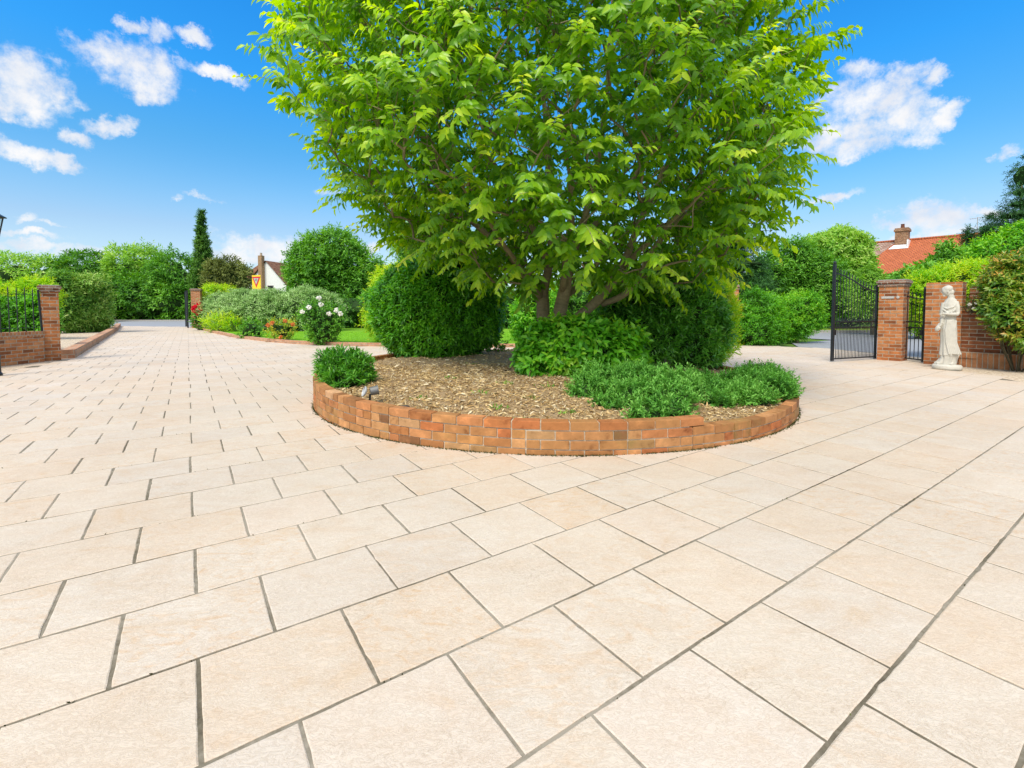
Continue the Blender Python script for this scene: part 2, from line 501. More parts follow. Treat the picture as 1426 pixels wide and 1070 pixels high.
def build_world():
    w = bpy.data.worlds.new('World')
    S.world = w
    w.use_nodes = True
    nt = w.node_tree
    nt.nodes.clear()
    L = nt.links.new
    out = nd(nt, 'ShaderNodeOutputWorld')
    bg = nd(nt, 'ShaderNodeBackground', inp={'Strength': SKY_STR})
    sky = nt.nodes.new('ShaderNodeTexSky')
    sky.sky_type = 'NISHITA'
    sky.sun_disc = False
    sky.sun_elevation = SUN_EL
    sky.sun_rotation = SUN_AZ
    sky.air_density = 1.0
    sky.dust_density = 0.6
    sky.ozone_density = 1.6
    hs = nd(nt, 'ShaderNodeHueSaturation', inp=SKY_HS)
    L(sky.outputs[0], hs.inputs['Color'])
    tc = nd(nt, 'ShaderNodeTexCoord')
    sep = nd(nt, 'ShaderNodeSeparateXYZ')
    L(tc.outputs['Generated'], sep.inputs[0])
    az = nd(nt, 'ShaderNodeMath', operation='ARCTAN2')
    L(sep.outputs[0], az.inputs[0]); L(sep.outputs[1], az.inputs[1])
    el = nd(nt, 'ShaderNodeMath', operation='ARCSINE')
    L(sep.outputs[2], el.inputs[0])
    cmb = nd(nt, 'ShaderNodeCombineXYZ')
    L(az.outputs[0], cmb.inputs[0]); L(el.outputs[0], cmb.inputs[1])
    # the fair weather clouds, as (x, y, rx, ry) seen from the drive
    cl = [(38, 112, 62, 46), (20, 140, 52, 30), (62, 118, 45, 32), (98, 134, 24, 10), (8, 150, 30, 24),
          (150, 72, 40, 28), (190, 92, 60, 40), (222, 108, 46, 32), (200, 122, 40, 22), (262, 90, 16, 11), (178, 33, 24, 15), (223, 49, 22, 13), (271, 54, 24, 14), (312, 106, 34, 11), (335, 108, 14, 6),
          (102, 186, 24, 16), (152, 173, 38, 16), (40, 220, 64, 17), (85, 226, 34, 12), (5, 208, 18, 16),
          (28, 303, 22, 7), (74, 313, 26, 5), (240, 280, 10, 5), (275, 276, 34, 5), (60, 350, 90, 10), (35, 330, 60, 8),
          (365, 343, 64, 22), (395, 352, 60, 20), (330, 356, 50, 12), (458, 268, 16, 9), (505, 340, 40, 10),
          (1190, 150, 60, 34), (1230, 140, 62, 34), (1265, 165, 56, 34), (1200, 190, 62, 26), (1160, 195, 44, 22), (1182, 210, 40, 14), (1200, 102, 34, 20), (1258, 104, 34, 22), (1305, 108, 24, 17), (1325, 160, 34, 17), (1300, 148, 26, 14), (1285, 190, 26, 18),
          (1160, 270, 48, 8), (1192, 262, 20, 8), (1285, 298, 62, 19), (1320, 308, 62, 18), (1240, 306, 44, 10), (1405, 205, 14, 9), (1382, 212, 12, 7), (1385, 290, 40, 12), (1300, 325, 90, 10)]
    best = None
    # warp the outline with noise
    nz = nd(nt, 'ShaderNodeTexNoise', inp={'Scale': 11.0, 'Detail': 8.0, 'Roughness': .66})
    L(cmb.outputs[0], nz.inputs['Vector'])
    off = nd(nt, 'ShaderNodeVectorMath', operation='SUBTRACT', inp={1: (.5, .5, .5)})
    L(nz.outputs['Color'], off.inputs[0])
    sc = nd(nt, 'ShaderNodeVectorMath', operation='SCALE', inp={'Scale': .10})
    L(off.outputs[0], sc.inputs[0])
    wp = nd(nt, 'ShaderNodeVectorMath', operation='ADD')
    L(cmb.outputs[0], wp.inputs[0]); L(sc.outputs[0], wp.inputs[1])
    for (x, y, rx, ry) in cl:
        d = ray(x, y); d /= np.linalg.norm(d)
        a0, e0 = math.atan2(d[0], d[1]), math.asin(d[2])
        q = ray(x + rx, y); q /= np.linalg.norm(q)
        ra = abs(math.atan2(q[0], q[1]) - a0) * 1.2
        q = ray(x, y - ry); q /= np.linalg.norm(q)
        re = abs(math.asin(q[2]) - e0) * 1.12
        s1 = nd(nt, 'ShaderNodeVectorMath', operation='MULTIPLY_ADD', inp={1: (1 / ra, 1 / re, 0), 2: (-a0 / ra, -e0 / re, 0)})
        L(wp.outputs[0], s1.inputs[0])
        dt = nd(nt, 'ShaderNodeVectorMath', operation='DOT_PRODUCT')
        L(s1.outputs[0], dt.inputs[0]); L(s1.outputs[0], dt.inputs[1])
        amp = 1.0 if rx * ry > 330 else .62
        v = nd(nt, 'ShaderNodeMath', operation='MULTIPLY_ADD', inp={1: -amp, 2: amp})
        L(dt.outputs['Value'], v.inputs[0])
        if best is None:
            best = v
        else:
            mx = nd(nt, 'ShaderNodeMath', operation='SMOOTH_MAX', inp={2: .25})
            L(best.outputs[0], mx.inputs[0]); L(v.outputs[0], mx.inputs[1])
            best = mx
    n2 = nd(nt, 'ShaderNodeTexNoise', inp={'Scale': 26.0, 'Detail': 8.0, 'Roughness': .66})
    L(cmb.outputs[0], n2.inputs['Vector'])
    n2c = nd(nt, 'ShaderNodeMath', operation='MULTIPLY_ADD', inp={1: 2.5, 2: -1.25})
    L(n2.outputs['Fac'], n2c.inputs[0])
    dens = nd(nt, 'ShaderNodeMath', operation='ADD')
    L(best.outputs[0], dens.inputs[0]); L(n2c.outputs[0], dens.inputs[1])
    mask = nd(nt, 'ShaderNodeMapRange', interpolation_type='SMOOTHSTEP', inp={1: .0, 2: 1.25, 3: 0.0, 4: 1.0})
    L(dens.outputs[0], mask.inputs[0])
    # unseen veil of bright cloud overhead and behind the viewer, added for fill light
    hi = nd(nt, 'ShaderNodeMapRange', interpolation_type='SMOOTHSTEP', inp={1: R(37), 2: R(58), 3: 0.0, 4: .9})
    L(el.outputs[0], hi.inputs[0])
    bk = nd(nt, 'ShaderNodeMapRange', interpolation_type='SMOOTHSTEP', inp={1: .1, 2: -.6, 3: 0.0, 4: .8})
    L(sep.outputs[1], bk.inputs[0])
    hmx = nd(nt, 'ShaderNodeMath', operation='MAXIMUM')
    L(hi.outputs[0], hmx.inputs[0]); L(bk.outputs[0], hmx.inputs[1])
    m2 = nd(nt, 'ShaderNodeMath', operation='MAXIMUM')
    L(mask.outputs[0], m2.inputs[0]); L(hmx.outputs[0], m2.inputs[1])
    # cloud body: white tops, faintly grey folds
    n3 = nd(nt, 'ShaderNodeTexNoise', inp={'Scale': 16.0, 'Detail': 5.0})
    L(cmb.outputs[0], n3.inputs['Vector'])
    ccol = ramp(nt, [(.34, (.80, .85, .95)), (.6, (1.02, 1.02, 1.03))])
    L(n3.outputs['Fac'], ccol.inputs[0])
    csc = nd(nt, 'ShaderNodeVectorMath', operation='SCALE')
    L(ccol.outputs[0], csc.inputs[0])
    lum = nd(nt, 'ShaderNodeMapRange', inp={1: 0.0, 2: .8, 3: CLOUD / SKY_STR, 4: FILL_VEIL / SKY_STR})
    L(hmx.outputs[0], lum.inputs[0]); L(lum.outputs[0], csc.inputs['Scale'])
    # pale air towards the horizon
    hz = nd(nt, 'ShaderNodeMapRange', interpolation_type='SMOOTHSTEP', inp={1: R(17), 2: R(-1), 3: 0.0, 4: .62})
    L(el.outputs[0], hz.inputs[0])
    mh = nd(nt, 'ShaderNodeMix', data_type='RGBA', inp={7: (*(np.array(HAZE) / SKY_STR), 1)})
    L(hz.outputs[0], mh.inputs[0]); L(hs.outputs[0], mh.inputs[6])
    # deep clean blue higher up
    en = nd(nt, 'ShaderNodeMapRange', inp={1: 0.0, 2: R(30), 3: 0.0, 4: 1.0})
    L(el.outputs[0], en.inputs[0])
    tint = ramp(nt, [(0, (.86, .82, .80)), (.283, (.74, .75, .78)), (.567, (.47, .905, .97)), (.79, (.256, .99, 1.23)), (1, (.2, .98, 1.3))])
    L(en.outputs[0], tint.inputs[0])
    mt = nd(nt, 'ShaderNodeMix', data_type='RGBA', blend_type='MULTIPLY', inp={0: 1.0})
    L(mh.outputs[2], mt.inputs[6]); L(tint.outputs[0], mt.inputs[7])
    mix = nd(nt, 'ShaderNodeMix', data_type='RGBA')
    L(m2.outputs[0], mix.inputs[0]); L(mt.outputs[2], mix.inputs[6]); L(csc.outputs[0], mix.inputs[7])
    L(mix.outputs[2], bg.inputs[0])
    L(bg.outputs[0], out.inputs[0])

SKY_STR = 0.12
SKY_HS = {'Hue': .5, 'Saturation': 1.25, 'Value': 1.0}
CLOUD, FILL_VEIL = .535, .80
HAZE = (.40, .56, .70)
build_world()

sl = bpy.data.lights.new('sun', 'SUN')
sl.energy = 2.1
sl.angle = R(20)
sl.color = (1.0, .93, .82)
so = bpy.data.objects.new('sun', sl)
sd = Vector((math.sin(SUN_AZ) * math.cos(SUN_EL), math.cos(SUN_AZ) * math.cos(SUN_EL), math.sin(SUN_EL)))
so.rotation_euler = (-sd).to_track_quat('-Z', 'Y').to_euler()
so.location = sd * 60
COL.objects.link(so)
S.view_settings.view_transform = 'Standard'
S.view_settings.look = 'None'
S.view_settings.exposure = EXPO
S.view_settings.gamma = 1.0
S.cycles.max_bounces = 7
S.cycles.transparent_max_bounces = 6
S.cycles.use_denoising = True

# ================================================================== GROUND
def in_poly(P, poly):
    poly = np.asarray(poly, float)
    x, y = P[:, 0], P[:, 1]
    r = np.zeros(len(P), bool)
    for i in range(len(poly)):
        a, b = poly[i], poly[i - 1]
        c = ((a[1] > y) != (b[1] > y))
        with np.errstate(divide='ignore', invalid='ignore'):
            xi = (b[0] - a[0]) * (y - a[1]) / (b[1] - a[1]) + a[0]
        r ^= c & (x < xi)
    return r

gm, gt = mat_new('rough_earth_and_grass')
o_ = nd(gt, 'ShaderNodeOutputMaterial'); tc_ = nd(gt, 'ShaderNodeTexCoord')
n_ = nd(gt, 'ShaderNodeTexNoise', inp={'Scale': .6, 'Detail': 9.0, 'Roughness': .7})
r_ = ramp(gt, [(.35, (.07, .14, .02)), (.55, (.11, .2, .03)), (.72, (.16, .15, .07))])
p_ = nd(gt, 'ShaderNodeBsdfPrincipled', inp={'Roughness': .95, 'Specular IOR Level': .1})
gt.links.new(tc_.outputs['Object'], n_.inputs[0]); gt.links.new(n_.outputs['Fac'], r_.inputs[0]); gt.links.new(r_.outputs[0], p_.inputs['Base Color']); gt.links.new(p_.outputs[0], o_.inputs[0])
tag(sheet(MB(), [(-900, -900), (900, -900), (900, 900), (-900, 900)], -.06).build('ground', gm), kind='structure')

PAVE = [(-8.0, -5), (-8.3, 6.5), (-10.35, 10.9), (-21.5, 25.5), (-27.6, 33.2), (-19.9, 31.2), (-18.9, 28.5), (-11.4, 19.45), (-7.7, 16.0), (-5.6, 15.05), (-3.8, 14.5), (-.3, 14.25), (3.2, 14.5),
        (7.0, 15.5), (9.0, 14.2), (9.6, 12.2), (9.7, 11.0), (8.7, 9.6), (8.25, 8.62), (8.0, 7.3), (7.7, 5.5), (7.6, -5)]

# jointing mortar under the slabs
jm, jt = mat_new('jointing_mortar')
o_ = nd(jt, 'ShaderNodeOutputMaterial'); tc_ = nd(jt, 'ShaderNodeTexCoord')
n_ = nd(jt, 'ShaderNodeTexNoise', inp={'Scale': 30.0, 'Detail': 6.0, 'Roughness': .7}); n2_ = nd(jt, 'ShaderNodeTexNoise', inp={'Scale': 1.1, 'Detail': 3.0})
ad_ = nd(jt, 'ShaderNodeMath', operation='MULTIPLY_ADD', inp={1: .45}); r_ = ramp(jt, [(.46, (.055, .045, .03)), (.62, (.15, .128, .09)), (.8, (.29, .255, .2))])
p_ = nd(jt, 'ShaderNodeBsdfPrincipled', inp={'Roughness': .95, 'Specular IOR Level': .1})
jt.links.new(tc_.outputs['Object'], n_.inputs[0]); jt.links.new(tc_.outputs['Object'], n2_.inputs[0])
jt.links.new(n_.outputs['Fac'], ad_.inputs[0]); jt.links.new(n2_.outputs['Fac'], ad_.inputs[2]); jt.links.new(ad_.outputs[0], r_.inputs[0]); jt.links.new(r_.outputs[0], p_.inputs['Base Color']); jt.links.new(p_.outputs[0], o_.inputs[0])
tag(sheet(MB(), PAVE, -.0032).build('paving_bed', jm), kind='structure')

# riven sandstone coloured slabs, laid in half bond
def slab_mat():
    m, nt = mat_new('cream_riven_slab')
    L = nt.links.new
    out = nd(nt, 'ShaderNodeOutputMaterial')
    tc = nd(nt, 'ShaderNodeTexCoord')
    a = nd(nt, 'ShaderNodeAttribute', attribute_name='v')
    of = nd(nt, 'ShaderNodeMath', operation='MULTIPLY', inp={1: 731.0})
    L(a.outputs['Fac'], of.inputs[0])
    cb = nd(nt, 'ShaderNodeCombineXYZ')
    L(of.outputs[0], cb.inputs[2])
    pos = nd(nt, 'ShaderNodeVectorMath', operation='ADD')
    L(tc.outputs['Object'], pos.inputs[0]); L(cb.outputs[0], pos.inputs[1])
    # turn to the lay of the slabs and stretch: bedding veins
    mp = nd(nt, 'ShaderNodeMapping', inp={'Rotation': (0, 0, R(-50)), 'Scale': (1.8, 3.6, 1)})
    L(pos.outputs[0], mp.inputs[0])
    big = nd(nt, 'ShaderNodeTexNoise', inp={'Scale': 1.3, 'Detail': 6.0, 'Roughness': .6, 'Distortion': 1.6})
    L(mp.outputs[0], big.inputs['Vector'])
    cr = ramp(nt, [(.2, (.605, .545, .475)), (.45, (.597, .525, .448)), (.6, (.585, .50, .415)), (.72, (.57, .46, .35)), (.82, (.61, .555, .485))])
    L(big.outputs['Fac'], cr.inputs[0])
    # slab to slab tone
    vr = nd(nt, 'ShaderNodeMath', operation='MULTIPLY', inp={1: 17.31}); fr = nd(nt, 'ShaderNodeMath', operation='FRACT')
    L(a.outputs['Fac'], vr.inputs[0]); L(vr.outputs[0], fr.inputs[0])
    tone = ramp(nt, [(0, (.95, .94, .93)), (.3, (1.0, .985, .955)), (.55, (.99, .96, .915)), (.8, (1.0, .945, .875)), (.92, (.98, .91, .83)), (1, (1.04, 1.04, 1.05))])
    L(fr.outputs[0], tone.inputs[0])
    m1 = nd(nt, 'ShaderNodeMix', data_type='RGBA', blend_type='MULTIPLY', inp={0: 1.0})
    L(cr.outputs[0], m1.inputs[6]); L(tone.outputs[0], m1.inputs[7])
    # fine veins
    wv = nd(nt, 'ShaderNodeTexNoise', inp={'Scale': 5.5, 'Detail': 9.0, 'Roughness': .68, 'Distortion': 1.1})
    L(mp.outputs[0], wv.inputs['Vector'])
    ab = nd(nt, 'ShaderNodeMath', operation='SUBTRACT', inp={1: .5}); ab2 = nd(nt, 'ShaderNodeMath', operation='ABSOLUTE')
    L(wv.outputs['Fac'], ab.inputs[0]); L(ab.outputs[0], ab2.inputs[0])
    vein = nd(nt, 'ShaderNodeMapRange', inp={1: .0, 2: .022, 3: .26, 4: 0.0})
    L(ab2.outputs[0], vein.inputs[0])
    vg = nd(nt, 'ShaderNodeTexNoise', inp={'Scale': 3.2, 'Detail': 2.0})
    L(pos.outputs[0], vg.inputs['Vector'])
    vgr = nd(nt, 'ShaderNodeMapRange', inp={1: .48, 2: .68, 3: .1, 4: 1.0})
    L(vg.outputs['Fac'], vgr.inputs[0])
    vm = nd(nt, 'ShaderNodeMath', operation='MULTIPLY')
    L(vein.outputs[0], vm.inputs[0]); L(vgr.outputs[0], vm.inputs[1])
    m2 = nd(nt, 'ShaderNodeMix', data_type='RGBA', inp={7: (.40, .29, .19, 1)})
    L(vm.outputs[0], m2.inputs[0]); L(m1.outputs[2], m2.inputs[6])
    # peach mineral swirls on some of the slabs
    sw = nd(nt, 'ShaderNodeTexNoise', inp={'Scale': 2.6, 'Detail': 8.0, 'Roughness': .62, 'Distortion': 3.2})
    L(mp.outputs[0], sw.inputs['Vector'])
    swr = nd(nt, 'ShaderNodeMapRange', inp={1: .5, 2: .66, 3: 0.0, 4: .8})
    L(sw.outputs['Fac'], swr.inputs[0])
    f2 = nd(nt, 'ShaderNodeMath', operation='MULTIPLY', inp={1: 53.7}); f3 = nd(nt, 'ShaderNodeMath', operation='FRACT')
    L(a.outputs['Fac'], f2.inputs[0]); L(f2.outputs[0], f3.inputs[0])
    gate = nd(nt, 'ShaderNodeMapRange', inp={1: .35, 2: .95, 3: .12, 4: 1.0})
    L(f3.outputs[0], gate.inputs[0])
    swm = nd(nt, 'ShaderNodeMath', operation='MULTIPLY')
    L(swr.outputs[0], swm.inputs[0]); L(gate.outputs[0], swm.inputs[1])
    m2b = nd(nt, 'ShaderNodeMix', data_type='RGBA', inp={7: (.56, .40, .26, 1)})
    L(swm.outputs[0], m2b.inputs[0]); L(m2.outputs[2], m2b.inputs[6])
    # hair cracks and grit
    hn = nd(nt, 'ShaderNodeTexNoise', inp={'Scale': 15.0, 'Detail': 7.0, 'Roughness': .6, 'Distortion': 1.6})
    L(pos.outputs[0], hn.inputs['Vector'])
    h1 = nd(nt, 'ShaderNodeMath', operation='SUBTRACT', inp={1: .5}); h2 = nd(nt, 'ShaderNodeMath', operation='ABSOLUTE')
    L(hn.outputs['Fac'], h1.inputs[0]); L(h1.outputs[0], h2.inputs[0])
    hk = nd(nt, 'ShaderNodeMapRange', inp={1: 0.0, 2: .014, 3: .5, 4: 0.0})
    L(h2.outputs[0], hk.inputs[0])
    hkm = nd(nt, 'ShaderNodeMath', operation='MULTIPLY')
    L(hk.outputs[0], hkm.inputs[0]); L(vgr.outputs[0], hkm.inputs[1])
    m2c = nd(nt, 'ShaderNodeMix', data_type='RGBA', inp={7: (.33, .26, .18, 1)})
    L(hkm.outputs[0], m2c.inputs[0]); L(m2b.outputs[2], m2c.inputs[6])
    # general weathering over the whole drive
    wt = nd(nt, 'ShaderNodeTexNoise', inp={'Scale': .55, 'Detail': 5.0, 'Roughness': .6})
    L(tc.outputs['Object'], wt.inputs['Vector'])
    wr = ramp(nt, [(.3, (.92, .905, .88)), (.62, (1.02, 1.015, 1.0))])
    L(wt.outputs['Fac'], wr.inputs[0])
    m3 = nd(nt, 'ShaderNodeMix', data_type='RGBA', blend_type='MULTIPLY', inp={0: 1.0})
    L(m2c.outputs[2], m3.inputs[6]); L(wr.outputs[0], m3.inputs[7])
    sp = nd(nt, 'ShaderNodeTexNoise', inp={'Scale': 120.0, 'Detail': 3.0, 'Roughness': .7})
    L(tc.outputs['Object'], sp.inputs['Vector'])
    sr = ramp(nt, [(.27, (.74, .68, .6)), (.38, (1, 1, 1)), (.75, (1.03, 1.03, 1.03))])
    L(sp.outputs['Fac'], sr.inputs[0])
    m4 = nd(nt, 'ShaderNodeMix', data_type='RGBA', blend_type='MULTIPLY', inp={0: .8})
    L(m3.outputs[2], m4.inputs[6]); L(sr.outputs[0], m4.inputs[7])
    p = nd(nt, 'ShaderNodeBsdfPrincipled', inp={'Roughness': .68, 'Specular IOR Level': .3})
    crk = nd(nt, 'ShaderNodeMix', data_type='RGBA', blend_type='MULTIPLY', inp={0: 1.0})
    L(m4.outputs[2], crk.inputs[6]); L(crk.outputs[2], p.inputs['Base Color'])
    hb = nd(nt, 'ShaderNodeTexNoise', inp={'Scale': 16.0, 'Detail': 9.0, 'Roughness': .62, 'Distortion': 1.2})
    L(mp.outputs[0], hb.inputs['Vector'])
    hs = nd(nt, 'ShaderNodeMath', operation='MULTIPLY_ADD', inp={1: .35})
    rg = nd(nt, 'ShaderNodeMath', operation='SUBTRACT', inp={1: .5}); rg2 = nd(nt, 'ShaderNodeMath', operation='ABSOLUTE'); rg3 = nd(nt, 'ShaderNodeMapRange', inp={1: 0.0, 2: .12, 3: 0.0, 4: .6})
    L(hb.outputs['Fac'], rg.inputs[0]); L(rg.outputs[0], rg2.inputs[0]); L(rg2.outputs[0], rg3.inputs[0])
    rcol = ramp(nt, [(0, (.86, .83, .79)), (.16, (.985, .98, .975)), (.6, (1.02, 1.02, 1.02))])
    L(rg3.outputs[0], rcol.inputs[0]); L(rcol.outputs[0], crk.inputs[7])
    L(sp.outputs['Fac'], hs.inputs[0]); L(rg3.outputs[0], hs.inputs[2])
    b = nd(nt, 'ShaderNodeBump', inp={'Strength': .26, 'Distance': .006})
    L(hs.outputs[0], b.inputs['Height']); L(b.outputs[0], p.inputs['Normal'])
    L(p.outputs[0], out.inputs[0])
    return m
M['slab'] = slab_mat()

# planter bed outline
BX, BY, BA, BF, BB = .5, 6.8, 3.1, 3.2, 4.3
def bed(th, inset=0.0):
    s, c = np.sin(th), np.cos(th)
    b = np.where(s < 0, BF, BB)
    n = np.stack([c / BA, s / b], -1); n = n / np.linalg.norm(n, axis=-1, keepdims=True)
    return np.stack([BX + BA * c, BY + b * s], -1) - n * np.asarray(inset)[..., None] if np.ndim(inset) else np.stack([BX + BA * c, BY + b * s], -1) - n * inset
def bed_r(P):
    dx = (P[..., 0] - BX) / BA
    dy = P[..., 1] - BY
    return np.sqrt(dx ** 2 + (dy / np.where(dy < 0, BF, BB)) ** 2)

def build_paving():
    rng = np.random.default_rng(11)
    th = R(34.5)
    U = np.array([math.cos(th), math.sin(th)]); W = np.array([-math.sin(th), math.cos(th)])
    O = np.array([.034, 1.142])
    SL = .449
    up = [0, .437, .872, 1.295, 1.72]
    while up[-1] < 46: up.append(up[-1] + .428)
    dn = [-.415, -.71]
    while dn[-1] > -12: dn.append(dn[-1] - .43)
    lines = sorted(dn) + up
    i0 = lines.index(0)
    mb = MB()
    near, far = [], []
    for i in range(len(lines) - 1):
        c = i - i0
        ph = 0.0 if c % 2 == 0 else .5
        ph += rng.normal(0, .02) if abs(c) > 4 else 0.0
        k = np.arange(-70, 80)
        s0 = (k + ph) * SL
        cen = O + np.outer(s0 + SL / 2, U) + W * (lines[i] + lines[i + 1]) / 2
        ok = in_poly(cen, PAVE) & (bed_r(cen) > .9)
        # in front of the viewer or a little way round
        ok &= cen[:, 1] > -3.5
        for s, p in zip(s0[ok], cen[ok]):
            (near if np.hypot(p[0], p[1]) < 7 else far).append((s, lines[i], lines[i + 1]))
    gs, gl = .0056, .0054     # half joints
    # far slabs: four corners, arris, sides
    a = np.array(far)
    n = len(a)
    s0, s1, t0, t1 = a[:, 0] + gs, a[:, 0] + SL - gs, a[:, 1] + gl, a[:, 2] - gl
    sq = np.stack([np.stack([s0, t0], 1), np.stack([s1, t0], 1), np.stack([s1, t1], 1), np.stack([s0, t1], 1)], 1) + rng.normal(0, .0012, (n, 4, 2))
    cen = sq.mean(1, keepdims=True)
    zt = rng.normal(0, .0006, (n, 1)) + rng.normal(0, .0005, (n, 4))
    def to3(q, z):
        xy = O + q[..., :1] * U + q[..., 1:] * W
        return np.concatenate([xy, np.broadcast_to(z, q.shape[:2])[..., None]], -1)
    ins = sq + np.sign(cen - sq) * .003
    V = np.concatenate([to3(ins, zt), to3(sq, zt - .002), to3(sq, zt - .03)], 1)
    fq = np.array([[0, 1, 2, 3]] + [[4 + j, 4 + (j + 1) % 4, (j + 1) % 4, j] for j in range(4)] + [[8 + j, 8 + (j + 1) % 4, 4 + (j + 1) % 4, 4 + j] for j in range(4)])
    mb.add(V.reshape(-1, 3), (fq[None] + (np.arange(n) * 12)[:, None, None]).reshape(-1, 4), np.repeat(rng.uniform(0, 1, n), 12))
    # near slabs: hand dressed wavering edges
    q = 12
    for (s, ta, tb) in near:
        e = np.linspace(0, 1, q, endpoint=False)
        x0, x1, y0, y1 = s + gs, s + SL - gs, ta + gl, tb - gl
        x0, x1 = x0 + rng.normal(0, .0012), x1 + rng.normal(0, .0012)
        ring = np.concatenate([np.stack([x0 + e * (x1 - x0), np.full(q, y0)], 1), np.stack([np.full(q, x1), y0 + e * (y1 - y0)], 1),
                               np.stack([x1 - e * (x1 - x0), np.full(q, y1)], 1), np.stack([np.full(q, x0), y1 - e * (y1 - y0)], 1)])
        m = len(ring)
        ring = ring + rng.normal(0, .0007, ring.shape) + (rng.random((m, 1)) < .05) * rng.normal(0, .0022, ring.shape)
        c = ring.mean(0)
        d = c - ring
        inn = ring + np.sign(d) * np.minimum(np.abs(d), .0022 + .0025 * rng.random((m, 1)))
        z = rng.normal(0, .0005); tilt = rng.normal(0, .0012, 2)
        zz = z + (ring - c) @ tilt
        P3 = lambda r_, z_: np.concatenate([O + r_[:, :1] * U + r_[:, 1:] * W, z_[:, None]], 1)
        V = np.concatenate([P3(inn, zz), P3(ring, zz - .002), P3(ring, zz - .03)])
        j = np.arange(m); k = (j + 1) % m
        fs = np.concatenate([np.stack([m + j, m + k, k, j], 1), np.stack([2 * m + j, 2 * m + k, m + k, m + j], 1)])
        base = mb.n
        mb.add(V, fs, rng.uniform(0, 1))
        mb.Fc.setdefault(m, []).append(np.arange(m)[None] + base)
    tag(mb.build('paving', M['slab']), kind='structure')
build_paving()

def moss_and_foot_shade():
    rng = np.random.default_rng(17)
    mb = MB()
    K = 5200
    a = rng.uniform(PI * .9, 2.1 * PI, K)  # dark tufts along the planter foot, added to stand in for contact shade
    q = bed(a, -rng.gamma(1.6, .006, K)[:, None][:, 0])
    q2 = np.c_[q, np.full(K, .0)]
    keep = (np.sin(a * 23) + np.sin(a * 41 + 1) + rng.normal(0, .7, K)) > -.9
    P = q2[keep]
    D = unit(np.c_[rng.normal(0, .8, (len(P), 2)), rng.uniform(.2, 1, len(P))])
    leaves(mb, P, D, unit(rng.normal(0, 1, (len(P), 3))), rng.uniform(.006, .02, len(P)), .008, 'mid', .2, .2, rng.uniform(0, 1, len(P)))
    # flecks caught in the joints near by
    th = R(34.5); U = np.array([math.cos(th), math.sin(th)]); W = np.array([-math.sin(th), math.cos(th)]); O = np.array([.034, 1.142])
    ts = [-.71, -.415, 0, .437, .872, 1.295, 1.72] + [1.72 + .428 * k for k in range(1, 22)]
    n = 5200
    t = rng.choice(ts, n); s_ = rng.uniform(-9, 11, n)
    ok = (np.sin(s_ * 2.3 + t * 5) + np.sin(s_ * 5.1 - t * 9) + rng.normal(0, .5, n)) > .7
    xy = O + s_[:, None] * U + (t + rng.normal(0, .0025, n))[:, None] * W
    ok &= in_poly(xy, PAVE) & (bed_r(xy) > 1.0)
    P = np.c_[xy[ok], np.full(ok.sum(), -.0035)]
    D = unit(np.c_[rng.normal(0, .8, (len(P), 2)), rng.uniform(.2, 1, len(P))])
    leaves(mb, P, D, unit(rng.normal(0, 1, (len(P), 3))), rng.uniform(.006, .015, len(P)), .006, 'mid', .2, .2, rng.uniform(0, 1, len(P)))
    tag(mb.build('moss_and_foot_shade', leaf_mat('joint_moss_foot_shade', [(.04, .035, .015), (.06, .065, .02), (.1, .12, .03)], .1, .8, .1)), kind='stuff')
moss_and_foot_shade()

# roads beyond the gates
M['asphalt'] = simple_mat('grey_asphalt', (.26, .27, .29), rough=.8, nscale=8, namp=.12)
tag(sheet(MB(), [(-90, 30.2), (-19.0, 30.2), (-14, 33), (-14, 50), (-90, 50)], -.03).build('road', M['asphalt']), kind='structure')
tag(sheet(MB(), [(8.8, 11.6), (9.4, 12.6), (8.9, 14.6), (9.8, 16.5), (12.5, 18.2), (10, 24), (70, 24), (70, 8), (10.2, 8.6), (9.9, 10.9)], -.03).build('road', M['asphalt']), kind='structure')
M['kerb'] = simple_mat('concrete_kerb', (.36, .34, .31), rough=.85, nscale=6, namp=.15)
k_ = MB(); box(k_, -90, -14, 50.0, 50.25, -.06, .09); tag(k_.build('road_kerb', M['kerb']), kind='structure')
k_ = MB(); box(k_, 10, 70, 24.0, 24.2, -.06, .09); tag(k_.build('road_kerb', M['kerb']), kind='structure')
M['verge'] = simple_mat('verge_grass', (.19, .26, .035), rough=.95, nscale=3, namp=.3, spec=.1)
tag(sheet(MB(), [(-90, 50.25), (-14, 50.25), (-14, 56), (-90, 56)], .07).build('verge', M['verge']), kind='structure')
tag(sheet(MB(), [(10, 24.2), (70, 24.2), (70, 28), (10, 28)], .07).build('verge', M['verge']), kind='structure')

# gravel
def gravel_mat():
    m, nt = mat_new('beige_gravel')
    L = nt.links.new
    out = nd(nt, 'ShaderNodeOutputMaterial'); tc = nd(nt, 'ShaderNodeTexCoord')
    vo = nd(nt, 'ShaderNodeTexVoronoi', inp={'Scale': 38.0})
    L(tc.outputs['Object'], vo.inputs['Vector'])
    cr = ramp(nt, [(0, (.3, .2, .12)), (.35, (.52, .4, .27)), (.7, (.66, .55, .4)), (1, (.5, .44, .38))])
    L(vo.outputs['Color'], cr.inputs[0])
    p = nd(nt, 'ShaderNodeBsdfPrincipled', inp={'Roughness': .9})
    L(cr.outputs[0], p.inputs['Base Color'])
    b = nd(nt, 'ShaderNodeBump', invert=True, inp={'Strength': 1.0, 'Distance': .02})
    L(vo.outputs['Distance'], b.inputs['Height']); L(b.outputs[0], p.inputs['Normal']); L(p.outputs[0], out.inputs[0])
    return m
M['gravel'] = gravel_mat()
tag(sheet(MB(), [(-10.4, 5.0), (-7.85, 5.0), (-7.9, 6.6), (-9.9, 10.85), (-10.5, 10.95)], -.004).build('gravel', M['gravel']), kind='structure')
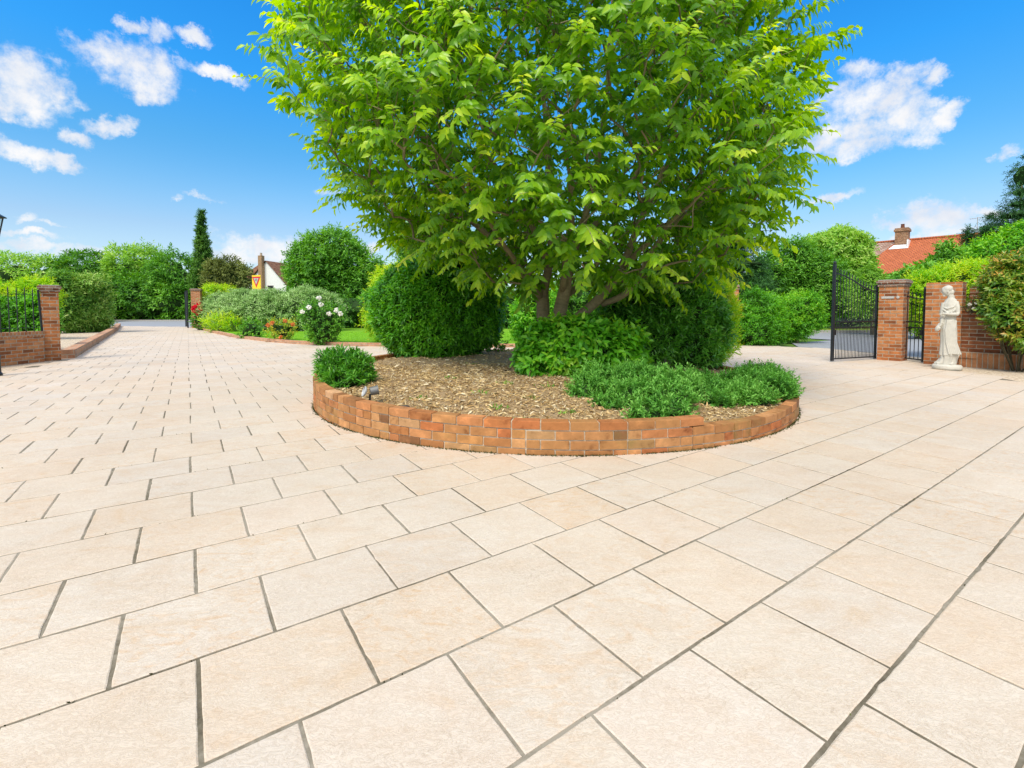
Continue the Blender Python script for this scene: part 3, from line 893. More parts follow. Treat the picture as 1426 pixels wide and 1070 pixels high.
tag(sheet(MB(), [(-10.6, 11.2), (-21.6, 25.8), (-27, 32.5), (-28.5, 32.0), (-23.4, 24.0), (-12.6, 11.2)], .02).build('gravel', M['gravel']), kind='structure')
tag(sheet(MB(), [(7.95, 8.75), (7.65, 7.35), (7.35, 5.5), (7.25, 1), (12, 1), (12, 6), (8.95, 9.5)], -.004).build('gravel', M['gravel']), kind='structure')

# lawn and its blades
LAWN = [(-19.2, 28.6), (-11.6, 19.7), (-7.8, 16.25), (-5.65, 15.3), (-3.8, 14.75), (-.3, 14.5), (3.2, 14.75), (6.9, 15.75), (7.2, 22), (-4, 30), (-14, 30.0)]
M['lawn'] = simple_mat('mown_lawn', (.16, .34, .022), rough=.95, nscale=1.6, namp=.22, spec=.1)
tag(sheet(MB(), LAWN, .05).build('lawn', M['lawn']), kind='structure')
def blades():
    rng = np.random.default_rng(5)
    P = np.stack([rng.uniform(-14, 4, 90000), rng.uniform(14.4, 23, 90000)], 1)
    P = P[in_poly(P, LAWN)][:42000]
    n = len(P)
    P3 = np.concatenate([P, np.full((n, 1), .045)], 1)
    D = unit(rng.normal(0, .35, (n, 3)) + np.array([0, 0, 1.0]))
    N = unit(rng.normal(0, 1, (n, 3)))
    mb = MB()
    leaves(mb, P3, D, N, rng.uniform(.03, .06, n), .012, 'needle', .1, 0, rng.uniform(0, 1, n))
    tag(mb.build('grass', leaf_mat('grass_blades', [(0.145, 0.377, 0.022), (0.261, 0.551, 0.036), (0.377, 0.62, 0.072)], .4, .5, .2)), kind='stuff')
blades()

# brick edging strips along the drive
def edging(name, label, path, w=.21, h=.11, mat=None, ends=True):
    path = np.asarray(path, float)
    # resample
    seg = np.linalg.norm(np.diff(path, axis=0), axis=1); cum = np.concatenate([[0], np.cumsum(seg)])
    m = max(8, int(cum[-1] / .5))
    t = np.linspace(0, cum[-1], m)
    P = np.stack([np.interp(t, cum, path[:, 0]), np.interp(t, cum, path[:, 1])], 1)
    d = unit(np.gradient(P, axis=0)); nrm = np.stack([-d[:, 1], d[:, 0]], 1)
    mb = MB()
    for (a, b, za, zb, ua, ub) in [(w / 2, w / 2, -.06, h, -.06, h), (w / 2, -w / 2, h, h, h, h + w), (-w / 2, -w / 2, h, -.06, h + w, h + w + h + .06)]:
        A = np.concatenate([P + nrm * a, np.full((m, 1), za)], 1); B = np.concatenate([P + nrm * b, np.full((m, 1), zb)], 1)
        V = np.concatenate([A, B]); j = np.arange(m - 1)
        mb.add(V, np.stack([j, j + 1, m + j + 1, m + j], 1), 0, np.concatenate([np.stack([t, np.full(m, ua), t * 0], 1), np.stack([t, np.full(m, ub), t * 0], 1)]))
    for i in (0, m - 1):
        a_, b_ = P[i] + nrm[i] * w / 2, P[i] - nrm[i] * w / 2
        mb.add([(*a_, -.06), (*b_, -.06), (*b_, h), (*a_, h)], [(0, 1, 2, 3)], 0, [(0, 0, 0), (w, 0, 0), (w, h, 0), (0, h, 0)])
    o = mb.build(name, mat or M['brick_edge'])
    return tag(o, label, 'edging')
M['edge_brick'] = brick_mat('edging_brick', w=.225, h=.12, stops=[(0, (.42, .2, .11)), (.5, (.58, .33, .2)), (1, (.5, .26, .14))])
edging('brick_edging', 'low straight brick edging between the drive and the gravel strip behind the brick pier', [(-10.34, 10.95), (-21.5, 25.5), (-27.2, 32.6)], .24, .2, M['edge_brick'])
edging('brick_edging', 'long curved brick edging along the lawn and flower border', [(-18.95, 28.6), (-15.2, 23.9), (-11.4, 19.45), (-9.4, 17.5), (-7.7, 16.05), (-6.7, 15.5), (-5.6, 15.1), (-3.8, 14.55), (-.3, 14.3), (3.2, 14.55), (6.9, 15.5)], .2, .1, M['edge_brick'])

# ================================================================== THE ROUND PLANTER
def ring_line(th):
    """line of the uppermost course, carried right round"""
    deg = (np.degrees(th) + 360) % 360
    return np.interp(deg, [0, 25, 60, 90, 129, 131, 180, 215, 240, 268, 290, 302, 330, 360], [.288, .275, .272, .275, .29, .3, .34, .315, .285, .262, .2575, .247, .262, .288])
def ring_low(th):
    """the uppermost course is missing from the right of the front round to the back"""
    deg = (np.degrees(th) + 360) % 360
    return (deg > 289.5) | (deg < 130)
def ring_top(th):
    return ring_line(th) - np.where(ring_low(th), .0745, 0)

def ring_brick_mat():
    m, nt = mat_new('planter_brick')
    L = nt.links.new
    out = nd(nt, 'ShaderNodeOutputMaterial'); tc = nd(nt, 'ShaderNodeTexCoord')
    a = nd(nt, 'ShaderNodeAttribute', attribute_name='v')
    cr = ramp(nt, [(0, (.17, .08, .035)), (.1, (.34, .155, .055)), (.3, (.40, .195, .075)), (.48, (.355, .175, .06)), (.6, (.41, .135, .045)), (.74, (.45, .24, .10)), (.84, (.38, .125, .043)), (.93, (.30, .17, .06)), (1, (.50, .29, .15))])
    L(a.outputs['Fac'], cr.inputs[0])
    # blotches within a brick, fired unevenly
    cb = nd(nt, 'ShaderNodeCombineXYZ'); ml = nd(nt, 'ShaderNodeMath', operation='MULTIPLY', inp={1: 91.0})
    L(a.outputs['Fac'], ml.inputs[0]); L(ml.outputs[0], cb.inputs[2])
    ad = nd(nt, 'ShaderNodeVectorMath', operation='ADD')
    L(tc.outputs['Object'], ad.inputs[0]); L(cb.outputs[0], ad.inputs[1])
    n1 = nd(nt, 'ShaderNodeTexNoise', inp={'Scale': 8.0, 'Detail': 7.0, 'Roughness': .65})
    L(ad.outputs[0], n1.inputs['Vector'])
    c1 = ramp(nt, [(.3, (.5, .4, .33)), (.43, (.92, .9, .86)), (.55, (1.05, 1.02, 1)), (.7, (1.5, 1.45, 1.4))])
    L(n1.outputs['Fac'], c1.inputs[0])
    m1 = nd(nt, 'ShaderNodeMix', data_type='RGBA', blend_type='MULTIPLY', inp={0: 1.0})
    L(cr.outputs[0], m1.inputs[6]); L(c1.outputs[0], m1.inputs[7])
    # algae and lime bloom
    n2 = nd(nt, 'ShaderNodeTexNoise', inp={'Scale': 2.3, 'Detail': 6.0, 'Roughness': .7})
    L(tc.outputs['Object'], n2.inputs['Vector'])
    mr = nd(nt, 'ShaderNodeMapRange', inp={1: .56, 2: .72, 3: 0.0, 4: .5})
    L(n2.outputs['Fac'], mr.inputs[0])
    m2 = nd(nt, 'ShaderNodeMix', data_type='RGBA', inp={7: (.2, .17, .05, 1)})
    L(mr.outputs[0], m2.inputs[0]); L(m1.outputs[2], m2.inputs[6])
    p = nd(nt, 'ShaderNodeBsdfPrincipled', inp={'Roughness': .82, 'Specular IOR Level': .25})
    L(m2.outputs[2], p.inputs['Base Color'])
    n3 = nd(nt, 'ShaderNodeTexNoise', inp={'Scale': 60.0, 'Detail': 5.0, 'Roughness': .7})
    L(tc.outputs['Object'], n3.inputs['Vector'])
    b = nd(nt, 'ShaderNodeBump', inp={'Strength': .5, 'Distance': .006})
    L(n3.outputs['Fac'], b.inputs['Height']); L(b.outputs[0], p.inputs['Normal'])
    L(p.outputs[0], out.inputs[0])
    return m

def build_ring():
    rng = np.random.default_rng(3)
    o = thing('round_planter', 'round raised planter of weathered orange brick around the big tree', 'planter', (BX, BY, 0))
    th = np.linspace(0, 2 * PI, 4001)
    p = bed(th)
    cum = np.concatenate([[0], np.cumsum(np.linalg.norm(np.diff(p, axis=0), axis=1))])
    tot = cum[-1]
    nb = int(round(tot / .228))
    pitch = tot / nb
    bricks, mortar = MB(), MB()
    off = np.array([BX, BY, 0])
    ch = .0745
    for c in range(5):                       # courses, top down
        drop = 0 if c else 0
        for i in range(nb):
            s0 = (i + (.5 if c % 2 else 0)) * pitch
            parts = [(0, pitch)]
            if rng.random() < .18: parts = [(0, pitch * .5), (pitch * .5, pitch)]
            for (a, b) in parts:
                sa, sb = s0 + a + .005, s0 + b - .005
                mid = np.interp((sa + sb) / 2 % tot, cum, th)
                tm = np.array(np.interp((s0 + .02) % tot, cum, th))
                if c == 0 and ring_low(tm): continue
                zt = float(ring_line(np.array(mid))) - c * ch
                zb = zt - ch + .0095
                if zt < .004: continue
                zb = max(zb, -.03)
                tt = np.interp(np.array([sa, (sa + sb) / 2, sb]) % tot, cum, th)
                pr = float(np.clip(rng.normal(0, .0018), -.003, .003))
                zj = rng.normal(0, .0012)
                ou, inn = bed(tt, -pr), bed(tt, .103)
                ring8 = np.concatenate([ou, inn[::-1]])
                n = len(ring8)
                cen = ring8.mean(0)
                ins = ring8 + (cen - ring8) * np.array([.035])
                V = np.concatenate([np.c_[ring8, np.full(n, zb)], np.c_[ring8, np.full(n, zt + zj - .006)], np.c_[ins, np.full(n, zt + zj)]]) - off
                j = np.arange(n); k = (j + 1) % n
                base = bricks.n
                bricks.add(V, np.concatenate([np.stack([j, k, n + k, n + j], 1), np.stack([n + j, n + k, 2 * n + k, 2 * n + j], 1)]), rng.uniform(0, 1))
                bricks.Fc.setdefault(n, []).append(np.arange(2 * n, 3 * n)[None] + base)
    # mortar core
    tt = np.linspace(0, 2 * PI, 721)
    zt = ring_top(np.where((tt > R(287.0)) & (tt < R(290)), R(291), tt)) - .009
    A, B = bed(tt, .0085), bed(tt, .096)
    m = len(tt)
    V = np.concatenate([np.c_[A, np.full(m, -.03)], np.c_[A, zt], np.c_[B, zt], np.c_[B, np.full(m, -.03)]]) - off
    j = np.arange(m - 1)
    mortar.add(V, np.concatenate([np.stack([a * m + j, a * m + j + 1, (a + 1) * m + j + 1, (a + 1) * m + j], 1) for a in range(3)]))
    bricks.build('brick_wall', ring_brick_mat(), o)
    mortar.build('mortar', simple_mat('lime_mortar', (.52, .44, .33), rough=.95, nscale=18, namp=.35, bump=.3), o)
build_ring()

def mulch_z(P):
    r = np.clip(bed_r(P), 0, 1)
    edge = .2 + .06 * np.clip((P[..., 0] * -1 + .2) / 2.5, -.9, 1)
    return edge - .03 + .16 * (1 - r ** 2) ** .8 + .018 * np.sin(P[..., 0] * 4.1) * np.sin(P[..., 1] * 3.7) + .01 * np.sin(P[..., 0] * 11 + P[..., 1] * 7)

def build_mulch():
    rng = np.random.default_rng(8)
    rr = np.linspace(0, 1, 30); tt = np.linspace(0, 2 * PI, 97)[:-1]
    E_ = bed(tt, .1)
    P = np.array([BX, BY + .4]) + rr[:, None, None] * (E_[None] - np.array([BX, BY + .4]))
    z = mulch_z(P)
    V = np.concatenate([P, z[..., None]], -1).reshape(-1, 3)
    n = len(tt)
    i = np.arange(len(rr) - 1)[:, None] * n; j = np.arange(n)[None]; k = (j + 1) % n
    mb = MB(); mb.add(V, np.stack([i + j, i + n + j, i + n + k, i + k], -1).reshape(-1, 4))
    tag(mb.build('planting_soil', M['soil'], smooth=True), kind='structure')
    K = 34000
    a = rng.uniform(PI, 2 * PI, K); a[:7000] = rng.uniform(0, PI, 7000)
    q = bed(a, .13); f = np.sqrt(rng.uniform(0, 1, K))
    P = np.array([BX, BY]) + f[:, None] * (q - np.array([BX, BY]))
    z = mulch_z(P) + rng.uniform(.002, .016, K)
    D = unit(np.stack([rng.normal(size=K), rng.normal(size=K), rng.normal(0, .28, K)], 1))
    N = unit(rng.normal(0, .5, (K, 3)) + np.array([0, 0, 1.0]))
    mb = MB()
    Ls = rng.gamma(2.6, .0115, K) + .010
    leaves(mb, np.c_[P, z], D, N, Ls, np.clip(Ls * .28, .006, .02), 'full', rng.choice([.25]), .45, rng.uniform(0, 1, K))
    m, nt = mat_new('bark_chips')
    out = nd(nt, 'ShaderNodeOutputMaterial'); at_ = nd(nt, 'ShaderNodeAttribute', attribute_name='v')
    cr = ramp(nt, [(0, (.19, .115, .045)), (.25, (.43, .28, .115)), (.6, (.58, .41, .19)), (.85, (.66, .52, .29)), (1, (.74, .64, .45))])
    p = nd(nt, 'ShaderNodeBsdfPrincipled', inp={'Roughness': .85, 'Specular IOR Level': .2})
    nt.links.new(at_.outputs['Fac'], cr.inputs[0]); nt.links.new(cr.outputs[0], p.inputs['Base Color']); nt.links.new(p.outputs[0], out.inputs[0])
    tag(mb.build('bark_mulch', m), kind='stuff')
build_mulch()

# ================================================================== THE BIG TREE IN THE PLANTER
def big_tree():
    rng = np.random.default_rng(21)
    base = np.array([.6, 6.9, .2])
    stems = [
        [(764, 505, 6.9), (757, 450, 6.95), (754, 420, 7), (764, 370, 7.0), (768, 300, 7.0), (760, 200, 7.0), (750, 60, 7), (745, -80, 7)],
        [(777, 505, 6.8), (777, 440, 6.8), (786, 400, 6.75), (802, 340, 6.7), (830, 250, 6.6), (852, 130, 6.5), (862, -40, 6.5)],
        [(783, 500, 6.8), (797, 448, 6.72), (830, 427, 6.65), (850, 405, 6.55), (864, 380, 6.5), (888, 320, 6.4), (932, 220, 6.3), (992, 100, 6.2)],
        [(838, 424, 6.63), (872, 412, 6.5), (889, 385, 6.4), (900, 355, 6.35), (940, 310, 6.3), (1020, 250, 6.2)],
        [(755, 425, 7), (738, 390, 6.95), (690, 335, 6.8), (610, 275, 6.8), (530, 205, 6.8)],
        [(765, 375, 7), (742, 320, 6.7), (690, 240, 6.4), (620, 140, 6.2), (560, 40, 6.2)],
        [(782, 410, 6.8), (792, 330, 7.4), (802, 230, 7.9), (790, 100, 8.4)],
        [(784, 405, 6.7), (792, 330, 6.2), (792, 250, 5.5), (772, 160, 4.9)],
        [(866, 375, 6.5), (905, 335, 6), (962, 285, 5.4), (1010, 240, 5)],
        [(754, 415, 7), (705, 345, 6.3), (645, 268, 5.6), (596, 200, 5.1)],
        [(802, 340, 6.7), (850, 290, 6.9), (930, 180, 7.1), (1010, 60, 7.2)],
        [(782, 415, 6.8), (806, 400, 7.2), (842, 350, 7.7), (920, 270, 8.2)],
    ]
    nodes, par, is_stem, cnt = [], [], [], []
    chains = []
    for st in stems:
        P = np.array([at(*q) for q in st])
        seg = np.concatenate([[0], np.cumsum(np.linalg.norm(np.diff(P, axis=0), axis=1))])
        t = np.arange(0, seg[-1], .12)
        # smooth the polyline a little
        Q = np.stack([np.interp(t, seg, P[:, k]) for k in range(3)], 1)
        for _ in range(3):
            Q[1:-1] = Q[1:-1] * .5 + (Q[:-2] + Q[2:]) * .25
        Q[2:] += np.cumsum(rng.normal(0, .006, Q[2:].shape), axis=0)
        if nodes:
            d = np.linalg.norm(np.array(nodes) - Q[0], axis=1)
            pi = int(d.argmin()) if d.min() < .35 and st[0][1] < 480 else -1
        else:
            pi = -1
        ch = []
        for q in Q:
            nodes.append(q); par.append(pi); is_stem.append(True)
            pi = len(nodes) - 1; ch.append(pi)
        chains.append((ch, True))
    # crown envelope: axis and radius at each height
    zk = [1.25, 1.55, 2.05, 2.6, 3.1, 3.56, 4.6, 5.66, 6.3, 6.8]
    ax = [1.2, 1.15, 1.0, .85, .62, .5, .42, .45, .4, .4]
    rk = [.7, 1.55, 2.3, 2.85, 3.14, 3.3, 3.18, 2.8, 2.2, 1.1]
    def env(P):
        z = P[:, 2]
        r = np.interp(z, zk, rk); a = np.interp(z, zk, ax)
        an = np.arctan2(P[:, 1] - 6.75, P[:, 0] - a)
        lump = 1 + .07 * np.sin(an * 5 + z * 2.1) + .05 * np.sin(an * 9 - z * 3.3)
        rd = np.hypot(P[:, 0] - a, (P[:, 1] - 6.75) / .8)
        return rd / (r * lump)
    T = []
    while len(T) < 3300:
        p = np.array([rng.uniform(-4.2, 5), rng.uniform(3.2, 10.4), rng.uniform(1.45, 6.7)])
        e = env(p[None])[0]
        if e < 1 and rng.random() < (.12 if p[2] > 2.6 else .3) + .88 * e ** 2.2:
            if p[1] > 8.6 and rng.random() < .5: continue
            T.append(p)
    T = np.array(T)
    T = T[np.argsort(np.linalg.norm(T - (base + np.array([0, 0, 1.3])), axis=1))]
    cap = 60000
    arr = np.zeros((cap, 3)); arr[:len(nodes)] = nodes
    n = len(nodes)
    core0 = np.array([.65, 6.85, 1.2])
    tips, side = [], []
    for p in T:
        d = np.linalg.norm(arr[:n] - p, axis=1)
        # prefer parents nearer the trunk and below
        cost = d + .9 * np.maximum(0, arr[:n, 2] - p[2] + .05) + .25 * np.maximum(0, np.linalg.norm(arr[:n] - core0, axis=1) - np.linalg.norm(p - core0) + .2)
        cost[:n] += np.where(arr[:n, 2] < 1.15, 3.0, 0)
        i = int(cost.argmin())
        a = arr[i]
        L = np.linalg.norm(p - a)
        m = max(2, int(L / .14))
        t = np.linspace(0, 1, m + 1)[1:, None]
        outd = unit(p - core0)
        mid = (a + p) / 2 + np.array([0, 0, .10 * L]) - outd * .04 * L + rng.normal(0, .04 * L, 3)
        Q = a * (1 - t) ** 2 + mid * 2 * t * (1 - t) + p * t ** 2
        ch = [i]
        pi = i
        for q in Q:
            arr[n] = q; nodes.append(q); par.append(pi); is_stem.append(False); pi = n; ch.append(n); n += 1
        chains.append((ch, False))
        dd = unit(Q[-1] - (Q[-2] if m > 1 else a))
        tips.append((Q[-1], dd))
        for q0, q1 in zip(Q[:-1], Q[1:]):
            side.append((q1, unit(q1 - q0)))
    cnt = np.zeros(n)
    for ch, s in chains: cnt[ch[-1]] += 1
    for i in range(n - 1, -1, -1):
        if par[i] >= 0: cnt[par[i]] += cnt[i]
    rad = .0036 * np.maximum(cnt, 1) ** .47
    o = thing('broadleaf_tree', 'big multi-stemmed broadleaf tree with a wide bright green crown, growing in the round planter', 'tree', tuple(base))
    tb, bb = MB(), MB()
    for ch, s in chains:
        P = arr[ch] - base
        if s:
            r = rad[ch].copy(); r = np.minimum(r, np.linspace(.115, .012, len(r)) if ch[0] == 0 or par[ch[0]] < 0 else np.linspace(.062, .01, len(r)))
            r = np.maximum(r, np.linspace(.08, .009, len(r)) if par[ch[0]] < 0 else np.linspace(.045, .008, len(r)))
            tube(tb, P, r, 10)
        else:
            r = np.minimum(rad[ch], .017)
            r[0] = r[1] if len(r) > 1 else r[0]
            r = np.maximum(r * np.linspace(1, .75, len(r)), .0025)
            tube(bb, P, r, 4, cap=False)
    tb.build('trunk', M['bark'], o, smooth=True)
        # leaves
    mb = MB()
    tp = np.array([t[0] for t in tips]); td = np.array([t[1] for t in tips])
    e = env(tp)
    core = np.array([.55, 6.8, 2.6])
    D = unit(td * .8 + unit(tp - core) * .7 + rng.normal(0, .3, tp.shape) + np.array([0, 0, -.05]))
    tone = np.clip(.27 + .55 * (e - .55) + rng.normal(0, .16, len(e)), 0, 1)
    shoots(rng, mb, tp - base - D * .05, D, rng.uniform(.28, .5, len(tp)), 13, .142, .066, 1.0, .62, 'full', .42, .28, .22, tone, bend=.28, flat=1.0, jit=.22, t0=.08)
    sp = np.array([t[0] for t in side]); s_d = np.array([t[1] for t in side])
    e2 = env(sp)
    keep = (e2 > .42) & (rng.random(len(sp)) < .9)
    sp, s_d, e2 = sp[keep], s_d[keep], e2[keep]
    D = unit(s_d * .5 + unit(sp - core) * .35 + rng.normal(0, .65, sp.shape) + np.array([0, 0, -.05]))
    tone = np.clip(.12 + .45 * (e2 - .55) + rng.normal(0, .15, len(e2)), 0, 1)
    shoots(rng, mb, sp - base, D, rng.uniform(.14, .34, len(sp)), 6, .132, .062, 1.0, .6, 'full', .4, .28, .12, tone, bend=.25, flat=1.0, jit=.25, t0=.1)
    # a few twigs of new growth stand clear of the crown
    K = 300
    ix = rng.choice(np.where(e > .86)[0], K)
    b = tp[ix]; D = unit(td[ix] + unit(b - core) * 1.0 + rng.normal(0, .25, b.shape) + np.array([0, 0, .1]))
    ln = rng.uniform(.35, .65, K)
    shoots(rng, mb, b - base, D, ln, 12, .125, .055, .9, .55, 'full', .4, .3, .35, rng.uniform(.55, 1, K), bend=.3, flat=1.0)
    for k in range(K):
        t = np.linspace(0, 1, 5)[:, None]
        tube(bb, b[k] - base + D[k] * ln[k] * t - np.array([0, 0, .3 * ln[k]]) * t ** 2, .003, 3, cap=False)
    bb.build('branchwork', M['bark'], o, smooth=True)
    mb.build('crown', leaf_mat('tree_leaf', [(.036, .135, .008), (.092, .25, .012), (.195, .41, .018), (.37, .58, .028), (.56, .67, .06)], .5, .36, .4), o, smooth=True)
    print('TREE leaves verts', mb.n, 'nodes', n)
big_tree()

# ================================================================== SHRUBS IN THE PLANTER
G1 = [(.02, .095, .008), (.055, .22, .013), (.115, .39, .02), (.24, .56, .04)]
M['laurel'] = leaf_mat('deep_green_leaf', G1, .36, .38, .4)
M['dark_leaf'] = leaf_mat('dark_green_leaf', [(.022, .10, .011), (.05, .2, .02), (.11, .35, .033), (.24, .53, .07)], .32, .32, .5)
M['bright_leaf'] = leaf_mat('bright_green_leaf', [(0.029, 0.131, 0.009), (0.072, 0.275, 0.014), (0.145, 0.45, 0.022), (0.362, 0.62, 0.043)], .35, .4, .35)
M['lime_leaf'] = leaf_mat('lime_leaf', [(0.102, 0.275, 0.014), (0.232, 0.522, 0.022), (0.435, 0.62, 0.029), (0.62, 0.62, 0.072)], .4, .45, .3)
M['mid_leaf'] = leaf_mat('mid_green_leaf', [(0.022, 0.087, 0.01), (0.058, 0.203, 0.019), (0.131, 0.362, 0.029), (0.275, 0.551, 0.072)], .3, .45, .3)
M['pale_leaf'] = leaf_mat('pale_green_leaf', [(0.072, 0.189, 0.022), (0.16, 0.362, 0.043), (0.29, 0.536, 0.072), (0.493, 0.62, 0.174)], .35, .5, .25)
M['grey_conifer'] = leaf_mat('grey_green_needle', [(.08, .18, .04), (.18, .34, .09), (.33, .52, .17), (.52, .68, .32)], .2, .6, .2)
M['juniper'] = leaf_mat('juniper_needle', [(.025, .1, .012), (.06, .22, .025), (.13, .37, .045), (.25, .52, .1)], .2, .5, .3)
M['spruce'] = leaf_mat('dark_needle', [(.01, .045, .012), (.022, .09, .02), (.045, .15, .03), (.1, .25, .06)], .15, .55, .25)
M['photinia'] = leaf_mat('red_tipped_leaf', [(.025, .09, .01), (.06, .2, .016), (.13, .28, .025), (.3, .36, .04), (.58, .3, .07)], .25, .35, .45)
M['brown_leaf'] = leaf_mat('olive_brown_leaf', [(0.058, 0.087, 0.017), (0.131, 0.174, 0.029), (0.246, 0.261, 0.058), (0.377, 0.377, 0.102)], .3, .5, .2)

plant('round_shrub', 'large clipped round shrub of dense deep green leaves on the far left of the planter', 'shrub', 8.9,
      [(610, 432, 90, 70), (585, 436, 62, 60, -.2), (638, 434, 60, 60, -.2), (610, 392, 54, 34), (606, 466, 62, 38, -.3), (642, 462, 44, 34, -.2), (578, 462, 44, 34)], M['laurel'],
      5200, 8, .115, .036, .16, 'full', ang=1.0, sag=.35, out=.8, up=.75, rnd=.35, rough=.06, depth=.16, kn=7, knf=(.2, .34), core=.86, seed=31, root=.2, tipv=.3, droop=.3)
plant('upright_shrub', 'tall dense dark green shrub behind the low bright shrub, right of the tree trunk', 'shrub', 8.1,
      [(915, 440, 68, 62), (940, 430, 62, 52, -.2), (900, 480, 62, 50, -.3), (955, 480, 50, 48, -.2), (880, 440, 44, 52), (925, 402, 58, 26), (968, 440, 34, 50, .2)], M['dark_leaf'],
      4600, 8, .105, .028, .17, 'full', ang=.8, sag=.2, out=.8, up=.8, rnd=.4, rough=.1, depth=.2, kn=7, knf=(.22, .38), core=.82, seed=32, root=.2, tipv=.3)
plant('golden_shrub', 'yellow-green feathery shrub against the right side of the tall dark shrub', 'shrub', 9.0,
      [(986, 440, 34, 50), (992, 475, 26, 40, -.2), (975, 412, 30, 28), (998, 425, 20, 34)], M['lime_leaf'],
      2000, 8, .075, .02, .17, 'full', ang=.7, sag=.05, out=.8, up=.8, rnd=.4, rough=.12, depth=.2, kn=6, core=.75, seed=33, root=.15, tipv=.3)
plant('low_shrub', 'low spreading shrub with large bright green leaves at the foot of the tree', 'shrub', 6.1,
      [(805, 490, 64, 36), (765, 492, 36, 34), (848, 490, 44, 34), (800, 470, 50, 22), (760, 508, 30, 22, -.2), (830, 508, 48, 24, -.15), (735, 500, 14, 18), (880, 484, 18, 24)], M['bright_leaf'],
      900, 7, .13, .062, .16, 'full', ang=1.05, sag=.5, out=.75, up=.6, rnd=.4, rough=.1, depth=.22, kn=5, core=.78, seed=34, root=.22, droop=.3, tipv=.35)
plant('spreading_juniper', 'low bushy blue-green juniper spilling over the planter wall beside the bark mulch', 'shrub', 4.75,
      [(845, 552, 46, 34, .2), (895, 550, 48, 34, .3), (878, 568, 44, 32, -.25), (925, 566, 40, 32, -.3), (822, 555, 28, 26), (902, 584, 26, 22, -.78), (938, 550, 32, 30, .1), (870, 534, 34, 18, .6), (905, 533, 32, 16, .8), (850, 576, 30, 20, -.4), (935, 580, 24, 18, -.7)], M['juniper'],
      1700, 18, .045, .015, .15, 'mid', ang=.85, sag=0.0, out=.7, up=.85, rnd=.5, rough=.2, depth=.3, kn=8, knf=(.25, .45), core=.78, seed=35, root=.16, tipv=.35)
plant('spreading_juniper', 'low bushy green juniper along the planter wall on the side towards the iron gates', 'shrub', 5.3,
      [(985, 556, 36, 26, -.1), (1020, 552, 40, 26, .1), (1055, 547, 40, 26, .1), (1082, 548, 24, 24), (995, 574, 34, 24, -.55), (1040, 566, 38, 26, -.5), (972, 540, 26, 18, .5), (1060, 530, 34, 17, .5), (960, 580, 24, 20, -.6), (1075, 556, 30, 26, -.2)], M['juniper'],
      1700, 18, .045, .015, .15, 'mid', ang=.85, sag=0.0, out=.7, up=.85, rnd=.5, rough=.2, depth=.3, kn=8, knf=(.25, .45), core=.78, seed=36, root=.16, tipv=.3)
plant('evergreen_shrub', 'small dark glossy evergreen shrub on the planter wall above the garden spotlight', 'shrub', 5.45,
      [(480, 518, 33, 20), (465, 512, 20, 18), (498, 518, 20, 20), (482, 530, 28, 13, -.1), (478, 503, 24, 12)], M['dark_leaf'],
      420, 10, .085, .02, .11, 'full', ang=.8, sag=.1, out=.7, up=.8, rnd=.4, rough=.1, depth=.25, kn=5, core=.75, seed=37, root=.22, droop=.2, tipv=.3)
plant('trailing_plant', 'small straggly plant with round leaves at the back edge of the planter', 'plant', 9.6,
      [(693, 488, 12, 8), (700, 482, 8, 7), (684, 492, 7, 5)], M['mid_leaf'], 46, 4, .07, .05, .08, 'full', kn=0, core=0, seed=38, root=.2, sag=.1)
plant('spiky_plant', 'small spiky purplish plant between the two junipers and the dark shrub', 'plant', 6.3,
      [(926, 522, 6, 9)], leaf_mat('purple_blade', [(.03, .025, .02), (.07, .05, .04), (.12, .09, .07)], .2), 10, 4, .19, .014, .05, 'full', kn=0, core=0, seed=39, root=.24, out=.6, up=1.2, ang=.5, sag=-.1, stems=False)

def weeds():
    rng = np.random.default_rng(77)
    spots = [(672, 545), (705, 533), (738, 548), (690, 560), (630, 528), (760, 538), (655, 512), (790, 565), (585, 548), (720, 572)]
    for (x, y) in spots:
        g = G(x, y, .3)
        z = float(mulch_z(g[None, :2])[0])
        o = thing('weed', 'small green weed sprouting from the bark mulch', 'weed', (g[0], g[1], z), 0, 'weeds in the bark mulch')
        mb = MB(); K = 26
        B = np.c_[rng.normal(0, .05, (K, 2)), np.zeros(K)]
        D = unit(np.c_[rng.normal(0, .6, (K, 2)), rng.uniform(.3, 1, K)])
        leaves(mb, B, D, unit(rng.normal(0, .4, (K, 3)) + [0, 0, 1]), rng.uniform(.02, .045, K), .014, 'full', .3, .3, rng.uniform(0, .8, K))
        mb.build('foliage', M['pale_leaf'], o)
        sb = MB()
        for k in range(8): tube(sb, [B[k] * .3 + [0, 0, -.01], B[k] + D[k] * .02], .0015, 3, cap=False)
        sb.build('stemwork', M['mid_leaf'], o)
weeds()

# spotlight and a dark stone
def spotlight():
    g = G(512, 553, .3)
    o = thing('garden_spotlight', 'small grey and white garden spotlight lying behind the planter wall', 'spotlight', (g[0], g[1] + .07, .315), R(20))
    o.scale = (.78, .78, .78)
    grey = simple_mat('grey_metal', (.16, .16, .155), rough=.45, metal=.3, nscale=20, namp=.1)
    mb = MB(); lathe(mb, [(.03, 0), (.052, .01), (.055, .09), (.06, .092), (.06, .104), (.05, .106)], 20)
    b = mb.build('housing', grey, o, smooth=False); b.rotation_euler = (0, R(80), 0); b.location = (0.0, 0, .03)
    mb = MB(); lathe(mb, [(.03, 0), (.06, .012), (.066, .03), (.058, .034), (.05, .02)], 20)
    c = mb.build('reflector_cup', simple_mat('white_plastic', (.42, .43, .43), rough=.4, nscale=5, namp=.04), o); c.rotation_euler = (R(10), R(-70), 0); c.location = (-.045, -.01, .03)
    mb = MB(); box(mb, -.012, .012, -.012, .012, -.12, .0); mb.build('ground_spike', M['iron'], o)
spotlight()
